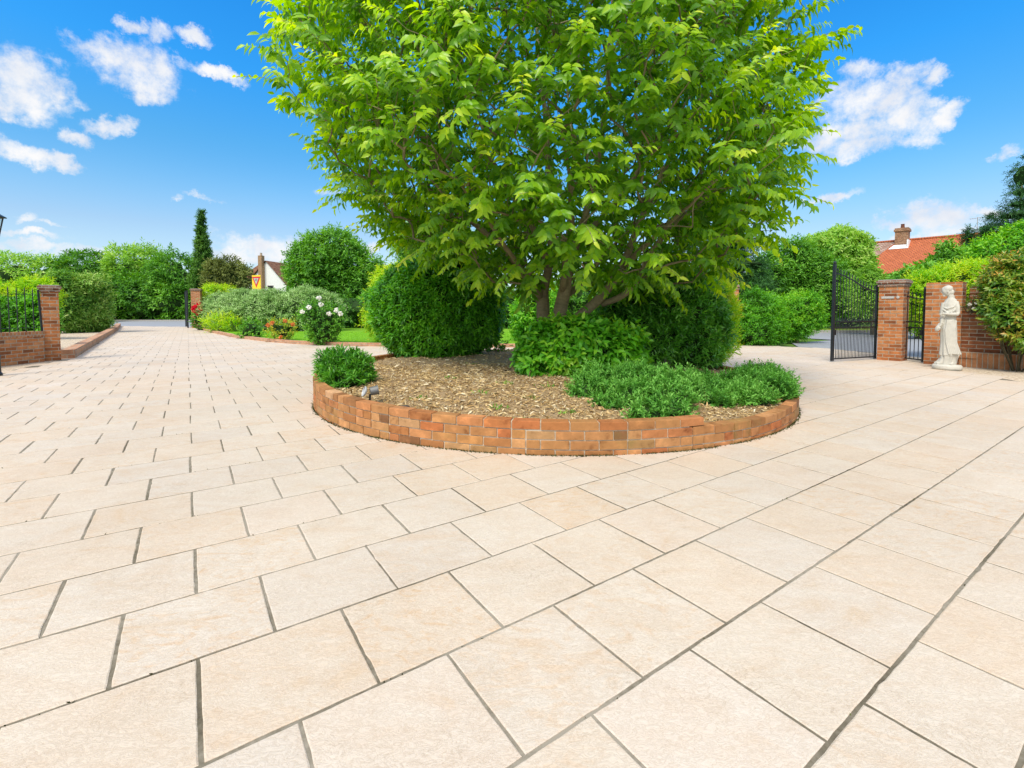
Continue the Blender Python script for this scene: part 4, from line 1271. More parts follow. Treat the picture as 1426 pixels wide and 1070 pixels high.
def stone():
    g = G(555, 558, .32)
    z = float(mulch_z(g[None, :2])[0])
    rng = np.random.default_rng(4)
    mb = MB(); a = np.linspace(0, 2 * PI, 13)[:-1]
    prof = [(.02, 0), (.085, .005), (.1, .025), (.085, .045), (.03, .055)]
    lathe(mb, prof, 12, sx=1.1, sy=.55)
    o = mb.build('stone', simple_mat('dark_slate', (.05, .048, .045), rough=.8, nscale=30, namp=.3, bump=.4), None, (g[0], g[1], z - .005), smooth=True)
    o.rotation_euler = (0.05, R(-6), R(25))
    tag(o, 'flat dark stone lying on the bark mulch near the spotlight', 'stone')
stone()

# ================================================================== WALLS, PIERS, GATES
def pier(name, label, cat, loc, rz, w, d, h, cap=.05, plate=False):
    o = thing(name, label, cat, (loc[0], loc[1], 0), rz)
    mb = MB(); box(mb, -w / 2, w / 2, 0, d, -.05, h - .15); mb.build('shaft', M['brick'], o)
    mb = MB()
    c = cap
    box(mb, -w / 2 - c * .5, w / 2 + c * .5, -c * .5, d + c * .5, h - .15, h - .085)
    box(mb, -w / 2 - c, w / 2 + c, -c, d + c, h - .083, h - .02)
    mb.build('cap', M['cap_brick'], o)
    mb = MB(); c2 = c * .4
    box(mb, -w / 2 - c2, w / 2 + c2, -c2, d + c2, h - .019, h)
    mb.build('mortar_flaunching', M['kerb'], o)
    if plate:
        mb = MB(); box(mb, -.17, .06, -.012, -.001, h - .42, h - .37); mb.build('name_plate', M['plate'], o)
        mb = MB(); lathe(mb, [(.028, 0), (.03, .006), (.026, .012)], 16); q = mb.build('round_plate', M['plate'], o)
        q.rotation_euler = (R(90), 0, 0); q.location = (.125, -.001, h - .395)
    return o
M['cap_brick'] = brick_mat('weathered_cap_brick', w=.11, h=.065, stops=[(0, (.16, .07, .045)), (.5, (.3, .14, .09)), (.8, (.36, .22, .16)), (1, (.1, .06, .05))], mortar=(.4, .36, .3))
M['plate'] = simple_mat('white_enamel', (.5, .49, .46), rough=.3, nscale=5, namp=.03)

pier('brick_pier', 'slim orange brick pier at the end of the low wall with railings', 'pier', (-10.24, 10.47), R(44), .29, .29, 1.68)
pier('gate_pier', 'orange brick gate pier with a white name plate beside the open iron gate', 'pier', (8.4, 10.48), R(-53), .44, .44, 1.8, .045, True)
pier('gate_pier', 'far tan brick gate pier beside the red flowers at the end of the drive', 'pier', (-19.75, 29.5), R(20), .5, .5, 2.46, .05)
pier('gate_pier', 'pale tan brick gate pier half hidden behind the yellow-green shrub', 'pier', (7.2, 15.5), R(-20), .42, .42, 1.95, .04)

def left_wall():
    o = thing('low_brick_wall', 'low orange brick wall with a brick-on-edge top under the iron railings', 'wall', (-10.24, 10.3, 0))
    mb = MB(); box(mb, -.22, 0, -5.5, 0, -.05, .55); mb.build('wall', M['brick'], o)
    mb = MB(); box(mb, -.235, .015, -5.5, .02, .55, .665); mb.build('coping', M['coping'], o)
    r = thing('iron_railing', 'black iron railing of thin upright bars on top of the low brick wall', 'railing', (-10.27, 10.3, .665))
    mb = MB()
    for k in range(32):
        y = -.17 - k * .165
        tube(mb, [(0, y, 0), (0, y, .86 + .02 * (k % 2))], .009, 6)
        tube(mb, [(0, y, .86 + .02 * (k % 2)), (0, y, .93 + .02 * (k % 2))], [.013, .002], 6)
    mb.build('bar_panel', M['iron'], r)
    mb = MB(); box(mb, -.018, .018, -5.5, -.03, .78, .79); mb.build('top_rail', M['iron'], r)
    mb = MB(); box(mb, -.018, .018, -5.5, -.03, .08, .09); mb.build('bottom_rail', M['iron'], r)
    mb = MB(); tube(mb, [(0, 0.0, 0), (0, -.05, .9)], .02, 8); mb.build('end_post', M['iron'], r)
M['coping'] = brick_mat('coping_brick', w=.075, h=.3, stops=[(0, (.36, .13, .05)), (.5, (.5, .24, .11)), (1, (.4, .17, .07))])
left_wall()

# the wall behind the statue
WD = np.array([.6, -.8]); WO = np.array([8.63, 9.86]); WA = math.atan2(WD[1], WD[0])
def right_wall():
    o = thing('brick_wall', 'orange brick wall behind the white statue, stepping down under the red-tipped shrub', 'wall', (WO[0], WO[1], 0), WA)
    mb = MB(); box(mb, 0, .56, 0, .34, -.05, 1.69); mb.build('tall_end_pier', M['brick'], o)
    mb = MB(); box(mb, .562, 6.0, .05, .27, -.05, 1.1); mb.build('low_wall', M['brick_shaded'], o)
    mb = MB(); box(mb, .562, 6.0, .03, .29, 1.102, 1.165); mb.build('coping', M['coping'], o)
    mb = MB(); box(mb, .562, 6.0, -.08, .045, -.05, .18); box(mb, .562, 6.0, -.1, .047, .182, .3); mb.build('plinth', M['coping'], o)
    mb = MB()
    for k in range(8): box(mb, .57 + k * .5, .57 + k * .5 + .49, .6, .72, -.05, 1.62 + .02 * (k % 2))
    mb.build('rear_wall', M['brick_shaded'], o)
M['brick_shaded'] = brick_mat('shaded_brick', stops=[(0, (.14, .05, .024)), (.3, (.28, .09, .036)), (.6, (.36, .125, .05)), (.85, (.3, .13, .06)), (1, (.08, .045, .035))])  # the orange brick with the shade under the shrub put into its colour
right_wall()

def iron_gate(name, label, p0, p1, h0, h1, nbar, dog=True, z0=.05, bar=.008, stile=.026):
    """p0 free end, p1 hinge; swept top from h0 at the free end down to h1"""
    p0, p1 = np.array(p0), np.array(p1)
    L_ = np.linalg.norm(p1 - p0)
    o = thing(name, label, 'gate', (p1[0], p1[1], 0), math.atan2(*(p0 - p1)[::-1]))
    mb = MB()
    box(mb, L_ - stile * 2, L_, -stile, stile, z0 - .03, h0); o1 = mb.build('meeting_stile', M['iron'], o)
    s_ = MB(); lathe(s_, [(.02, 0), (.033, .02), (.026, .045), (.008, .06)], 10, (L_ - stile, 0, h0)); s_.build('finial', M['iron'], o1)
    mb = MB(); box(mb, 0, stile * 1.6, -stile * .8, stile * .8, z0 - .03, h1 + .1); mb.build('hinge_stile', M['iron'], o)
    def top(x):
        t = np.clip(x / L_, 0, 1)
        s = t * t * (3 - 2 * t)
        return (h1 - .05) + (h0 - .2 - h1 + .05) * s + .07 * np.sin(t * PI) * 0
    mb = MB()
    xs = np.linspace(.02, L_ - .03, 26)
    tube(mb, [(x, 0, top(x)) for x in xs], .014, 6); mb.build('swept_top_rail', M['iron'], o)
    zm = z0 + .68
    for nm, z in (('bottom_rail', z0), ('lock_rail', zm), ('lock_rail', zm + .125)):
        mb = MB(); box(mb, stile * 1.6, L_ - stile * 2, -.011, .011, z, z + .026); mb.build(nm, M['iron'], o)
    mb = MB()
    for k in range(nbar):
        x = (k + 1) / (nbar + 1) * (L_ - .06) + .02
        zt = top(x) + .11
        tube(mb, [(x, 0, z0 + .02), (x, 0, zt - .05)], bar, 6)
        tube(mb, [(x, 0, zt - .06), (x, 0, zt - .04), (x, 0, zt + .03)], [bar, bar * 1.9, .001], 6)
        if dog:
            x2 = (k + .5) / (nbar + 1) * (L_ - .06) + .02
            tube(mb, [(x2, 0, z0 + .02), (x2, 0, zm + .13)], bar * .85, 6)
            tube(mb, [(x2, 0, zm + .12), (x2, 0, zm + .15), (x2, 0, zm + .23)], [bar, bar * 1.9, .001], 6)
    mb.build('bar_panel', M['iron'], o)
    mb = MB(); box(mb, L_ - .1, L_ - .03, -.02, .02, zm - .15, zm - .03); lathe(mb, [(.012, 0), (.02, .03), (.02, .05), (.0, .06)], 10, (L_ - .07, 0, zm - .09)); mb.build('latch', M['iron'], o)
    return o
iron_gate('iron_gate', 'tall black iron gate with a swept spear-topped rail, standing open beside the brick gate pier', (6.94, 10.22), (8.3, 10.74), 2.12, 1.6, 14)
iron_gate('iron_gate', 'narrow black iron pedestrian gate between the gate pier and the wall behind the statue', (8.74, 9.98), (8.74, 10.66), 1.55, 1.5, 5, False, stile=.02)
iron_gate('iron_gate', 'black iron gate at the far end of the drive, seen edge-on beside the dark hedge', (-22.15, 25.8), (-24.6, 28.7), 2.75, 2.3, 16, True, stile=.05, bar=.012)
iron_gate('iron_gate', 'black iron gate folded back against the far tan brick pier', (-21.9, 31.7), (-20.2, 29.4), 2.35, 2.25, 16, True, stile=.05, bar=.012)

# ================================================================== STATUE
def statue():
    o = thing('statue', 'white stone statue of a robed woman with a bowed head, standing before the brick wall', 'statue', (8.24, 8.9, 0), R(-43))
    o.scale = (.93, .93, 1.0)
    mb = MB()
    def loft(rows, seg=28, folds=0, famp=.0, twist=0.0):
        V = []
        a = np.arange(seg) * 2 * PI / seg
        for i, (z, cx, cy, rx, ry, *fa) in enumerate(rows):
            am = fa[0] if fa else famp
            rr = 1 + am * np.sin(a * folds + twist * z * 6) + am * .5 * np.sin(a * (folds * 2 - 3) + 1.3 + twist * z * 4)
            V.append(np.stack([cx + rx * rr * np.cos(a), cy + ry * rr * np.sin(a), np.full(seg, z)], 1))
        n = len(rows)
        i = np.arange(n - 1)[:, None] * seg; j = np.arange(seg)[None]; k = (j + 1) % seg
        base = mb.n
        mb.add(np.concatenate(V), np.stack([i + j, i + k, i + seg + k, i + seg + j], -1).reshape(-1, 4))
        mb.Fc.setdefault(seg, []).append(np.array([list(range(base, base + seg))[::-1], list(range(base + (n - 1) * seg, base + n * seg))]))
    # skirt, hips, waist, chest, shoulders
    loft([(.06, .0, .0, .13, .11, .05), (.2, .02, 0, .125, .11, .08), (.262, .025, 0, .135, .115, .09), (.275, .02, 0, .146, .125, .09), (.32, .015, 0, .14, .12, .085), (.5, .01, 0, .123, .108, .07), (.65, .006, .0, .124, .106, .05), (.78, .003, 0, .123, .106, .035),
          (.88, .008, 0, .112, .095, .02), (.98, .012, .005, .098, .082, .015), (1.06, .012, .01, .105, .085, .015), (1.16, .008, .01, .116, .092, .02), (1.24, .012, .015, .112, .085, .02), (1.31, .022, .02, .088, .07), (1.36, .018, .02, .05, .05), (1.42, .0, .015, .042, .042)], 40, 9, .03, .6)
    # apron of drapery swinging from the hip to the far hem
    for k in range(7):
        x0 = -.07 + k * .022; x1 = -.02 + k * .028
        tube(mb, [(x0 + .05, -.085, .93), (x0 + .03, -.1, .75), ((x0 + x1) / 2 + .02, -.108, .52), (x1 + .045, -.118, .3)], [.012, .015, .014, .017], 8)
    tube(mb, [(-.1, -.04, 1.14), (-.03, -.09, 1.08), (.06, -.085, 1.1), (.12, -.03, 1.2)], .016, 8)
    tube(mb, [(-.105, -.02, 1.18), (-.03, -.085, 1.15), (.06, -.075, 1.18), (.11, -.03, 1.27)], .014, 8)
    # head, bowed, with hair drawn back
    def ell(c, r, seg=20, tilt=0.0):
        t = np.linspace(-PI / 2, PI / 2, 12); a = np.arange(seg) * 2 * PI / seg
        V = np.concatenate([np.stack([r[0] * np.cos(q) * np.cos(a), r[1] * np.cos(q) * np.sin(a), np.full(seg, r[2] * np.sin(q))], 1) for q in t])
        c_, s_ = math.cos(tilt), math.sin(tilt)
        V = np.stack([V[:, 0] * c_ + V[:, 2] * s_, V[:, 1], -V[:, 0] * s_ + V[:, 2] * c_], 1) + np.array(c)
        n = 12; i = np.arange(n - 1)[:, None] * seg; j = np.arange(seg)[None]; k = (j + 1) % seg
        mb.add(V, np.stack([i + j, i + k, i + seg + k, i + seg + j], -1).reshape(-1, 4))
    ell((-.055, .005, 1.475), (.068, .066, .098), tilt=R(-28))
    ell((-.035, .01, 1.52), (.084, .078, .07), tilt=R(-20))
    ell((.022, .01, 1.46), (.045, .05, .06)); ell((.035, .01, 1.39), (.03, .035, .06), tilt=R(-20))
    ell((-.118, -.004, 1.455), (.013, .012, .02), tilt=R(-35))            # nose
    ell((-.1, -.004, 1.418), (.016, .018, .009)); ell((-.082, -.004, 1.393), (.022, .024, .02))     # mouth, chin
    for s_ in (-1, 1): ell((-.105, s_ * .026, 1.482), (.012, .013, .008)); ell((-.03, s_ * .066, 1.468), (.014, .007, .022))
    # arm bent across the waist
    tube(mb, [(.095, .0, 1.28), (.118, -.03, 1.18), (.128, -.05, 1.07), (.12, -.085, 1.045), (.03, -.125, 1.05), (-.06, -.125, 1.055)], [.042, .042, .036, .036, .03, .024], 12)
    ell((-.085, -.125, 1.055), (.034, .02, .024))
    for k in range(4):
        x = -.105; z = 1.072 - k * .013
        tube(mb, [(x, -.13, z), (x - .022 - .004 * (k in (1, 2)), -.128, z - .006), (x - .034 - .004 * (k in (1, 2)), -.112, z - .012)], [.0075, .007, .006], 6)
    tube(mb, [(-.075, -.135, 1.075), (-.095, -.138, 1.092), (-.11, -.13, 1.095)], [.009, .008, .006], 6)
    # hanging arm and the gathered bundle it holds
    tube(mb, [(-.085, .01, 1.26), (-.1, -.01, 1.12), (-.1, -.04, .98), (-.105, -.06, .88), (-.128, -.065, .82)], [.042, .04, .034, .03, .024], 12)
    ell((-.14, -.065, .79), (.026, .022, .035))
    for k in range(4):
        y = -.085 + k * .014
        tube(mb, [(-.148, y, .775), (-.158, y, .745), (-.15, y, .722)], [.0075, .007, .006], 6)
    tube(mb, [(-.125, -.09, .79), (-.128, -.1, .765), (-.135, -.098, .745)], [.009, .008, .006], 6)
    ell((-.16, -.05, .78), (.042, .045, .07), tilt=R(25)); ell((-.14, -.04, .84), (.03, .035, .05), tilt=R(25))
    # feet and the folds pooling on the base
    tube(mb, [(-.04, -.04, .28), (-.07, -.05, .18), (-.1, -.06, .12), (-.16, -.075, .1)], [.05, .045, .045, .028], 12)
    tube(mb, [(.07, -.03, .28), (.075, -.04, .17), (.07, -.07, .115), (.05, -.12, .1)], [.045, .036, .036, .026], 12)
    tube(mb, [(-.06, .02, .2), (-.13, .03, .12), (-.19, .02, .09)], [.06, .05, .03], 10)
    q = mb.build('figure', M['stone'], o, smooth=True)
    rm = q.modifiers.new('remesh', 'REMESH'); rm.mode = 'VOXEL'; rm.voxel_size = .006; rm.use_smooth_shade = True
    sm = q.modifiers.new('smooth', 'SMOOTH'); sm.factor = .4; sm.iterations = 2
    mb = MB(); lathe(mb, [(.225, 0), (.235, .03), (.232, .07), (.215, .095), (.05, .1)], 36, sy=.8)
    mb.build('base', M['stone'], o, smooth=True)
statue()

# ================================================================== LAMP POST
def lamp_post():
    x, y = -8.82, 8.02
    o = thing('lamp_post', 'black lamp post with a tapered glass lantern at the picture edge by the low wall', 'street lamp', (x, y, 0), R(20))
    mb = MB(); lathe(mb, [(.085, 0), (.085, .04), (.07, .06), (.065, .3), (.075, .34), (.058, .36), (.05, .55), (.04, .58)], 20); mb.build('post_base', M['iron'], o)
    mb = MB(); lathe(mb, [(.034, .58), (.032, 1.4), (.028, 2.2), (.045, 2.24), (.05, 2.27), (.03, 2.3)], 16); mb.build('post', M['iron'], o)
    lan = MB()
    b, t, z0, z1 = .075, .125, 2.32, 2.70
    cr = [(-1, -1), (1, -1), (1, 1), (-1, 1)]
    for sx, sy in cr: tube(lan, [(sx * b, sy * b, z0), (sx * t, sy * t, z1)], .011, 6)
    for z, w in ((z0, b), (z1, t)):
        for k in range(4):
            a, c = cr[k], cr[(k + 1) % 4]
            tube(lan, [(a[0] * w, a[1] * w, z), (c[0] * w, c[1] * w, z)], .012, 6)
    f = lan.build('lantern_frame', M['iron'], o)
    gl = MB(); b2, t2 = b - .004, t - .004
    gl.add([(sx * b2, sy * b2, z0 + .005) for sx, sy in cr] + [(sx * t2, sy * t2, z1 - .005) for sx, sy in cr], [(k, (k + 1) % 4, 4 + (k + 1) % 4, 4 + k) for k in range(4)])
    gm_, gn = mat_new('lantern_glass'); oo = nd(gn, 'ShaderNodeOutputMaterial'); pp = nd(gn, 'ShaderNodeBsdfPrincipled', inp={'Base Color': (.9, .88, .8, 1), 'Roughness': .25, 'Transmission Weight': .85, 'IOR': 1.1}); gn.links.new(pp.outputs[0], oo.inputs[0])
    gl.build('glass', gm_, f)
    rf = MB(); lathe(rf, [(.225, 2.70), (.23, 2.715), (.15, 2.76), (.085, 2.83), (.05, 2.86), (.05, 2.88), (.03, 2.89)], 4); q = rf.build('lantern_roof', M['iron'], o); q.rotation_euler = (0, 0, R(45))
    fi = MB(); lathe(fi, [(.012, 2.885), (.03, 2.91), (.03, 2.93), (.008, 2.97)], 12); fi.build('finial', M['iron'], o)
    gb = MB(); lathe(gb, [(.015, 2.38), (.032, 2.42), (.036, 2.5), (.02, 2.55)], 12); gb.build('bulb', simple_mat('frosted_bulb', (.8, .78, .7), rough=.4, nscale=4, namp=.02), o)
lamp_post()

# ================================================================== ROAD SIGN
def road_sign():
    p = at(357, 393, 33)
    o = thing('give_way_sign', 'red and white triangular give way sign on a yellow board beyond the garden', 'road sign', (p[0], p[1], 0), R(-25))
    z = p[2]
    yel = simple_mat('yellow_reflective', (.85, .62, .02), rough=.5, nscale=3, namp=.04)
    red = simple_mat('red_reflective', (.6, .02, .03), rough=.5, nscale=3, namp=.04)
    mb = MB(); box(mb, -.44, .44, 0, .02, z - .55, z + .48); mb.build('yellow_board', yel, o)
    def tri(r, y0, y1, zc):
        a = [R(90 + 180), R(90 + 300), R(90 + 60)]
        P = [(r * math.cos(q), r * math.sin(q)) for q in a]
        V = [(x, y0, zc + q) for x, q in P] + [(x, y1, zc + q) for x, q in P]
        return MB().add(V, [(0, 1, 2), (5, 4, 3), (0, 3, 4, 1), (1, 4, 5, 2), (2, 5, 3, 0)])
    b = tri(.5, -.012, -.002, z + .12).build('red_border', red, o)
    tri(.29, -.02, -.014, z + .12).build('white_centre', M['plate'], o)
    cu = bpy.data.curves.new('t', 'FONT'); cu.body = 'GIVE\nWAY'; cu.size = .11; cu.align_x = 'CENTER'; cu.extrude = .001; cu.space_line = .85
    to = bpy.data.objects.new('t', cu); COL.objects.link(to)
    bpy.context.view_layer.update()
    me = bpy.data.meshes.new_from_object(to.evaluated_get(bpy.context.evaluated_depsgraph_get()))
    bpy.data.objects.remove(to)
    me.materials.clear(); me.materials.append(M['iron'])
    lo = bpy.data.objects.new('lettering', me); COL.objects.link(lo); lo.parent = o
    lo.rotation_euler = (R(90), 0, 0); lo.location = (0, -.023, z + .15)
    mb = MB(); tube(mb, [(0, .05, -.05), (0, .05, z + .45)], .038, 12); mb.build('post', M['kerb'], o)
road_sign()

# ================================================================== HOUSES
def roof_mat(name, stops):
    return brick_mat(name, w=.26, h=.2, mortar=(.16, .06, .035), stops=stops, msize=.02)
def quad(mb, P, uv=None):
    P = np.array(P, float)
    u = unit(P[1] - P[0]); w = P[3] - P[0]; w = unit(w - u * np.dot(w, u))
    mb.add(P, [(0, 1, 2, 3)], 0, [((q - P[0]) @ u, (q - P[0]) @ w, 0) for q in P])
    return mb
def house_right():
    A = at(1206, 340, 47); B = at(1364, 326, 41)
    zr = (A[2] + B[2]) / 2
    A[2] = B[2] = zr
    d = unit(B - A); nrm = np.array([d[1], -d[0], 0]);  nrm = nrm if nrm[1] < 0 else -nrm
    L_ = np.linalg.norm(B - A)
    o = thing('house', 'brick house with an orange tiled roof and brick chimney behind the trees', 'house', (A[0], A[1], 0), math.atan2(d[1], d[0]))
    run, drop = 4.6, 3.3
    org = roof_mat('orange_roof_tile', [(0, (.42, .11, .04)), (.5, (.54, .155, .06)), (1, (.48, .13, .055))])
    gry = roof_mat('weathered_roof_tile', [(0, (.3, .19, .15)), (.5, (.4, .28, .22)), (1, (.46, .36, .3))])
    e = zr - drop
    x1 = L_ + 4
    xv = float(np.dot(at(1250, 337, 45.2) - A, d))
    mb = MB(); quad(mb, [(xv - 2.4, -run, e), (x1, -run, e), (x1, 0, zr), (xv, 0, zr)]); quad(mb, [(x1, run, e), (0, run, e), (0, 0, zr), (x1, 0, zr)])
    rf = mb.build('roof', org, o)
    mb = MB(); tube(mb, [(0, 0, zr + .04), (x1, 0, zr + .04)], .11, 8); mb.build('ridge_tile', org, rf)
    mb = MB(); quad(mb, [(-.6, -run, e), (xv - 2.41, -run, e), (xv - .01, 0, zr - .005), (0, 0, zr - .005)])
    g = mb.build('roof', gry, o); g['label'] = 'weathered grey roof slope'
    mb = MB(); box(mb, -.2, x1 - .2, -run + .4, run - .4, -.1, e + .15); mb.build('wall', M['brick'], o)
    mb = MB(); mb.add([(-.2, -run + .4, e), (-.2, run - .4, e), (-.2, 0, zr - .3)], [(0, 1, 2)], 0, [(0, 0, 0), (8, 0, 0), (4, 3, 0)]); mb.build('gable', M['brick'], o)
    for wx in (2.2, 6.0, 10.0):
        mb = MB(); box(mb, wx - .6, wx + .6, -run + .37, -run + .43, 2.9, 3.9); w = mb.build('window', M['white_wall'], o)
        mb = MB(); box(mb, wx - .53, wx + .53, -run + .36, -run + .372, 2.97, 3.83); mb.build('pane', M['dark'], w)
    cx = 3.9; cx = float(np.dot(at(1258, 330, 45) - A, d))
    mb = MB(); box(mb, cx - .48, cx + .48, -.75, .25, zr - 1.2, zr + .8); ch = mb.build('chimney', M['chim'], rf)
    mb = MB(); box(mb, cx - .56, cx + .56, -.83, .33, zr + .8, zr + 1.0); box(mb, cx - .5, cx + .5, -.77, .27, zr + 1.0, zr + 1.12); mb.build('chimney_cap', M['chim'], o)
    mb = MB(); lathe(mb, [(.18, 0), (.16, .05), (.13, .35), (.16, .38), (.15, .4)], 12, (cx, -.25, zr + 1.12)); mb.build('chimney_pot', org, o)
    mb = MB(); quad(mb, [(cx - .85, -1.25, zr - .84), (cx + .6, -1.25, zr - .84), (cx + .6, -.76, zr - .46), (cx - .55, -.76, zr - .46)]); box(mb, cx + .482, cx + .6, -1.2, .1, zr - .84, zr - .05); mb.build('flashing', M['white_wall'], o)
    ax = float(np.dot(at(1360, 320, 41) - A, d))
    mb = MB(); tube(mb, [(ax, .2, zr - .3), (ax, .2, zr + 1.5)], .025, 6); tube(mb, [(ax - .5, .2, zr + 1.4), (ax + .4, .2, zr + 1.45)], .018, 5)
    for k in range(6): tube(mb, [(ax - .45 + k * .15, -.05, zr + 1.4), (ax - .45 + k * .15, .45, zr + 1.4)], .01, 4)
    mb.build('aerial', M['kerb'], o)
M['chim'] = brick_mat('chimney_brick', stops=[(0, (.2, .09, .045)), (.5, (.34, .16, .08)), (1, (.4, .22, .12))])
house_right()

def house_left():
    Y = 62.0
    s = Y / F
    p = at(370, 400, Y)
    o = thing('house', 'white gabled cottage with a brown roof and a brick chimney beyond the border shrubs', 'house', (p[0], Y, 0), R(-12))
    brn = roof_mat('brown_roof_tile', [(0, (.16, .08, .045)), (.5, (.25, .13, .075)), (1, (.31, .17, .1))])
    za = H + (YH - 365) * s            # gable apex
    zr = za + .05
    hw = 4.2; sl = 1.0
    ev = za - hw * sl
    mb = MB(); mb.add([(-hw, 0, -.1), (hw, 0, -.1), (hw, 0, ev), (.2, 0, za), (-hw, 0, ev)], [(0, 1, 2, 3, 4)]); box(mb, -hw, hw, .02, 8, -.1, ev); mb.build('wall', M['white_wall'], o)
    mb = MB()
    quad(mb, [(hw + .3, -.25, ev - .25), (hw + .3, 8, ev - .25), (.2, 8, za + .12), (.2, -.25, za + .12)])
    quad(mb, [(-hw - .3, 8, ev - .25), (-hw - .3, -.25, ev - .25), (.2, -.25, za + .12), (.2, 8, za + .12)])
    rf = mb.build('roof', brn, o)
    mb = MB(); quad(mb, [(.5, 5.5, za - 3.2), (13, 5.5, za - 3.2), (13, 9.5, za + .1), (.5, 9.5, za + .1)]); box(mb, 1, 13, 5.6, 9.4, -.1, za - 3.2)
    w = mb.build('roof', brn, o); w['label'] = 'long brown roof of the rear wing'
    mb = MB(); quad(mb, [(-4.6, -.4, za - 2.6), (-.35, -.4, za - 2.6), (-.35, .9, za - .2), (-1.6, .9, za - .2)]); h = mb.build('roof', brn, o); h['label'] = 'dark tiled slope beside the chimney'
    mb = MB(); box(mb, -.62, -.08, -.55, -.01, -.1, za + .75); ch = mb.build('chimney', M['chim2'], o)
    mb = MB(); lathe(mb, [(.16, 0), (.12, .3), (.14, .35)], 10, (-.35, -.28, za + .75)); mb.build('chimney_pot', M['chim2'], ch)
    for (wx, wz) in ((.75, za - 3.6), (.75, za - 6.0), (2.7, za - 6.0)):
        mb = MB(); box(mb, wx - .45, wx + .45, -.05, -.002, wz - .5, wz + .5); f = mb.build('window', M['kerb'], o)
        mb = MB(); box(mb, wx - .38, wx + .38, -.06, -.052, wz - .43, wz + .43); mb.build('pane', M['dark'], f)
M['chim2'] = brick_mat('tan_chimney_brick', stops=[(0, (.3, .17, .08)), (.5, (.42, .25, .12)), (1, (.36, .2, .1))])
house_left()

# ================================================================== PLANTING ROUND THE DRIVE
M['variegated'] = leaf_mat('variegated_hedge_leaf', [(.03, .1, .012), (.075, .22, .025), (.15, .35, .04), (.3, .5, .09), (.5, .6, .18)], .25, .45, .3)
M['columnar'] = leaf_mat('columnar_conifer_leaf', [(.02, .07, .01), (.05, .15, .02), (.10, .25, .03), (.2, .38, .06)], .2, .5, .25)
M['olive'] = leaf_mat('olive_leaf', [(.04, .06, .015), (.1, .13, .03), (.18, .22, .05), (.28, .33, .09)], .3, .5, .2)
far = dict(kind='mid', droop=.3, rnd=.6, rough=.2)
# ---- beyond the road at the far left
plant('broadleaf_tree', 'pale round-headed tree beyond the road, seen above the railings', 'tree', 54, [(20, 392, 50, 34), (70, 394, 40, 30), (-30, 395, 40, 36)], M['pale_leaf'], 1100, 7, .5, .2, .9, seed=41, trunk=(.25, 3), kn=12, knf=(.35, .6), core=.6, **far)
plant('broadleaf_tree', 'feathery mid green tree with drooping sprays beyond the brick pier', 'tree', 55, [(118, 392, 34, 34), (100, 402, 30, 28), (140, 404, 26, 26)], M['mid_leaf'], 800, 8, .7, .16, 1.4, seed=42, trunk=(.25, 3), kn=12, knf=(.35, .6), core=.6, bend=.5, **far)
plant('broadleaf_tree', 'broad bright green tree rising above the hedge at the end of the drive', 'tree', 56, [(190, 382, 38, 34), (168, 398, 28, 30), (216, 394, 28, 28)], M['pale_leaf'], 1000, 8, .6, .17, 1.2, seed=43, trunk=(.25, 3), kn=12, knf=(.35, .6), core=.6, **far)
plant('broadleaf_tree', 'darker green tree beside the columnar conifer beyond the road', 'tree', 53, [(242, 388, 30, 34), (258, 402, 26, 30), (225, 402, 24, 30)], M['mid_leaf'], 900, 8, .45, .16, 1.0, seed=44, trunk=(.25, 3), kn=12, knf=(.35, .6), core=.6, **far)
plant('hedge', 'tall leafy hedge along the far side of the road at the drive end', 'hedge', 52.5, [(165, 424, 34, 24), (205, 420, 36, 28), (245, 420, 34, 28), (185, 408, 30, 24), (228, 406, 30, 24), (275, 424, 26, 22)], M['mid_leaf'], 1900, 7, .5, .17, .8, seed=45, kn=7, core=.85, **far)
plant('hedge', 'tall green hedge behind the gravel strip, seen above the railings', 'hedge', 46, [(-20, 425, 60, 26), (50, 424, 50, 26), (105, 424, 40, 26)], M['mid_leaf'], 1300, 7, .45, .16, .8, seed=46, kn=7, core=.85, **far)
plant('columnar_conifer', 'slim columnar conifer with a bare pointed tip beyond the road', 'tree', 50, [(281, 395, 10, 22), (281, 374, 9.5, 16), (282, 356, 8.5, 13), (281, 341, 7, 11), (281, 328, 5, 10), (281, 312, 2, 14), (281, 302, 1.2, 8)], M['columnar'], 1500, 10, .26, .09, .5, kind='mid', seed=47, out=.8, up=.7, rnd=.35, kn=4, knf=(.4, .6), trunk=(.15, 4), core=.75, tipv=.35)
plant('shrubby_tree', 'olive-brown bushy tree between the columnar conifer and the white cottage', 'tree', 46, [(318, 383, 20, 22), (304, 388, 15, 22), (334, 390, 14, 16), (314, 402, 26, 16)], M['olive'], 900, 7, .38, .12, .8, seed=48, trunk=(.2, 2), kn=8, **far)
plant('broadleaf_tree', 'large bright green tree with feathery sprays beside the white cottage', 'tree', 34, [(458, 370, 44, 36), (428, 374, 22, 28), (494, 388, 34, 28), (450, 398, 44, 28), (502, 408, 32, 24), (468, 350, 28, 22), (425, 404, 18, 16)], M['mid_leaf'], 3000, 8, .32, .11, .8, seed=49, trunk=(.25, 2.5), kn=12, knf=(.35, .6), core=.58, depth=.45, **far)
plant('broadleaf_tree', 'pale loose tree showing beneath the big tree above the round shrub', 'tree', 27, [(600, 336, 40, 26), (635, 345, 36, 24), (570, 345, 24, 20), (610, 362, 44, 24), (660, 358, 30, 20)], M['pale_leaf'], 1100, 7, .26, .09, .8, seed=50, trunk=(.18, 2.5), kn=7, core=.5, depth=.5, **far)
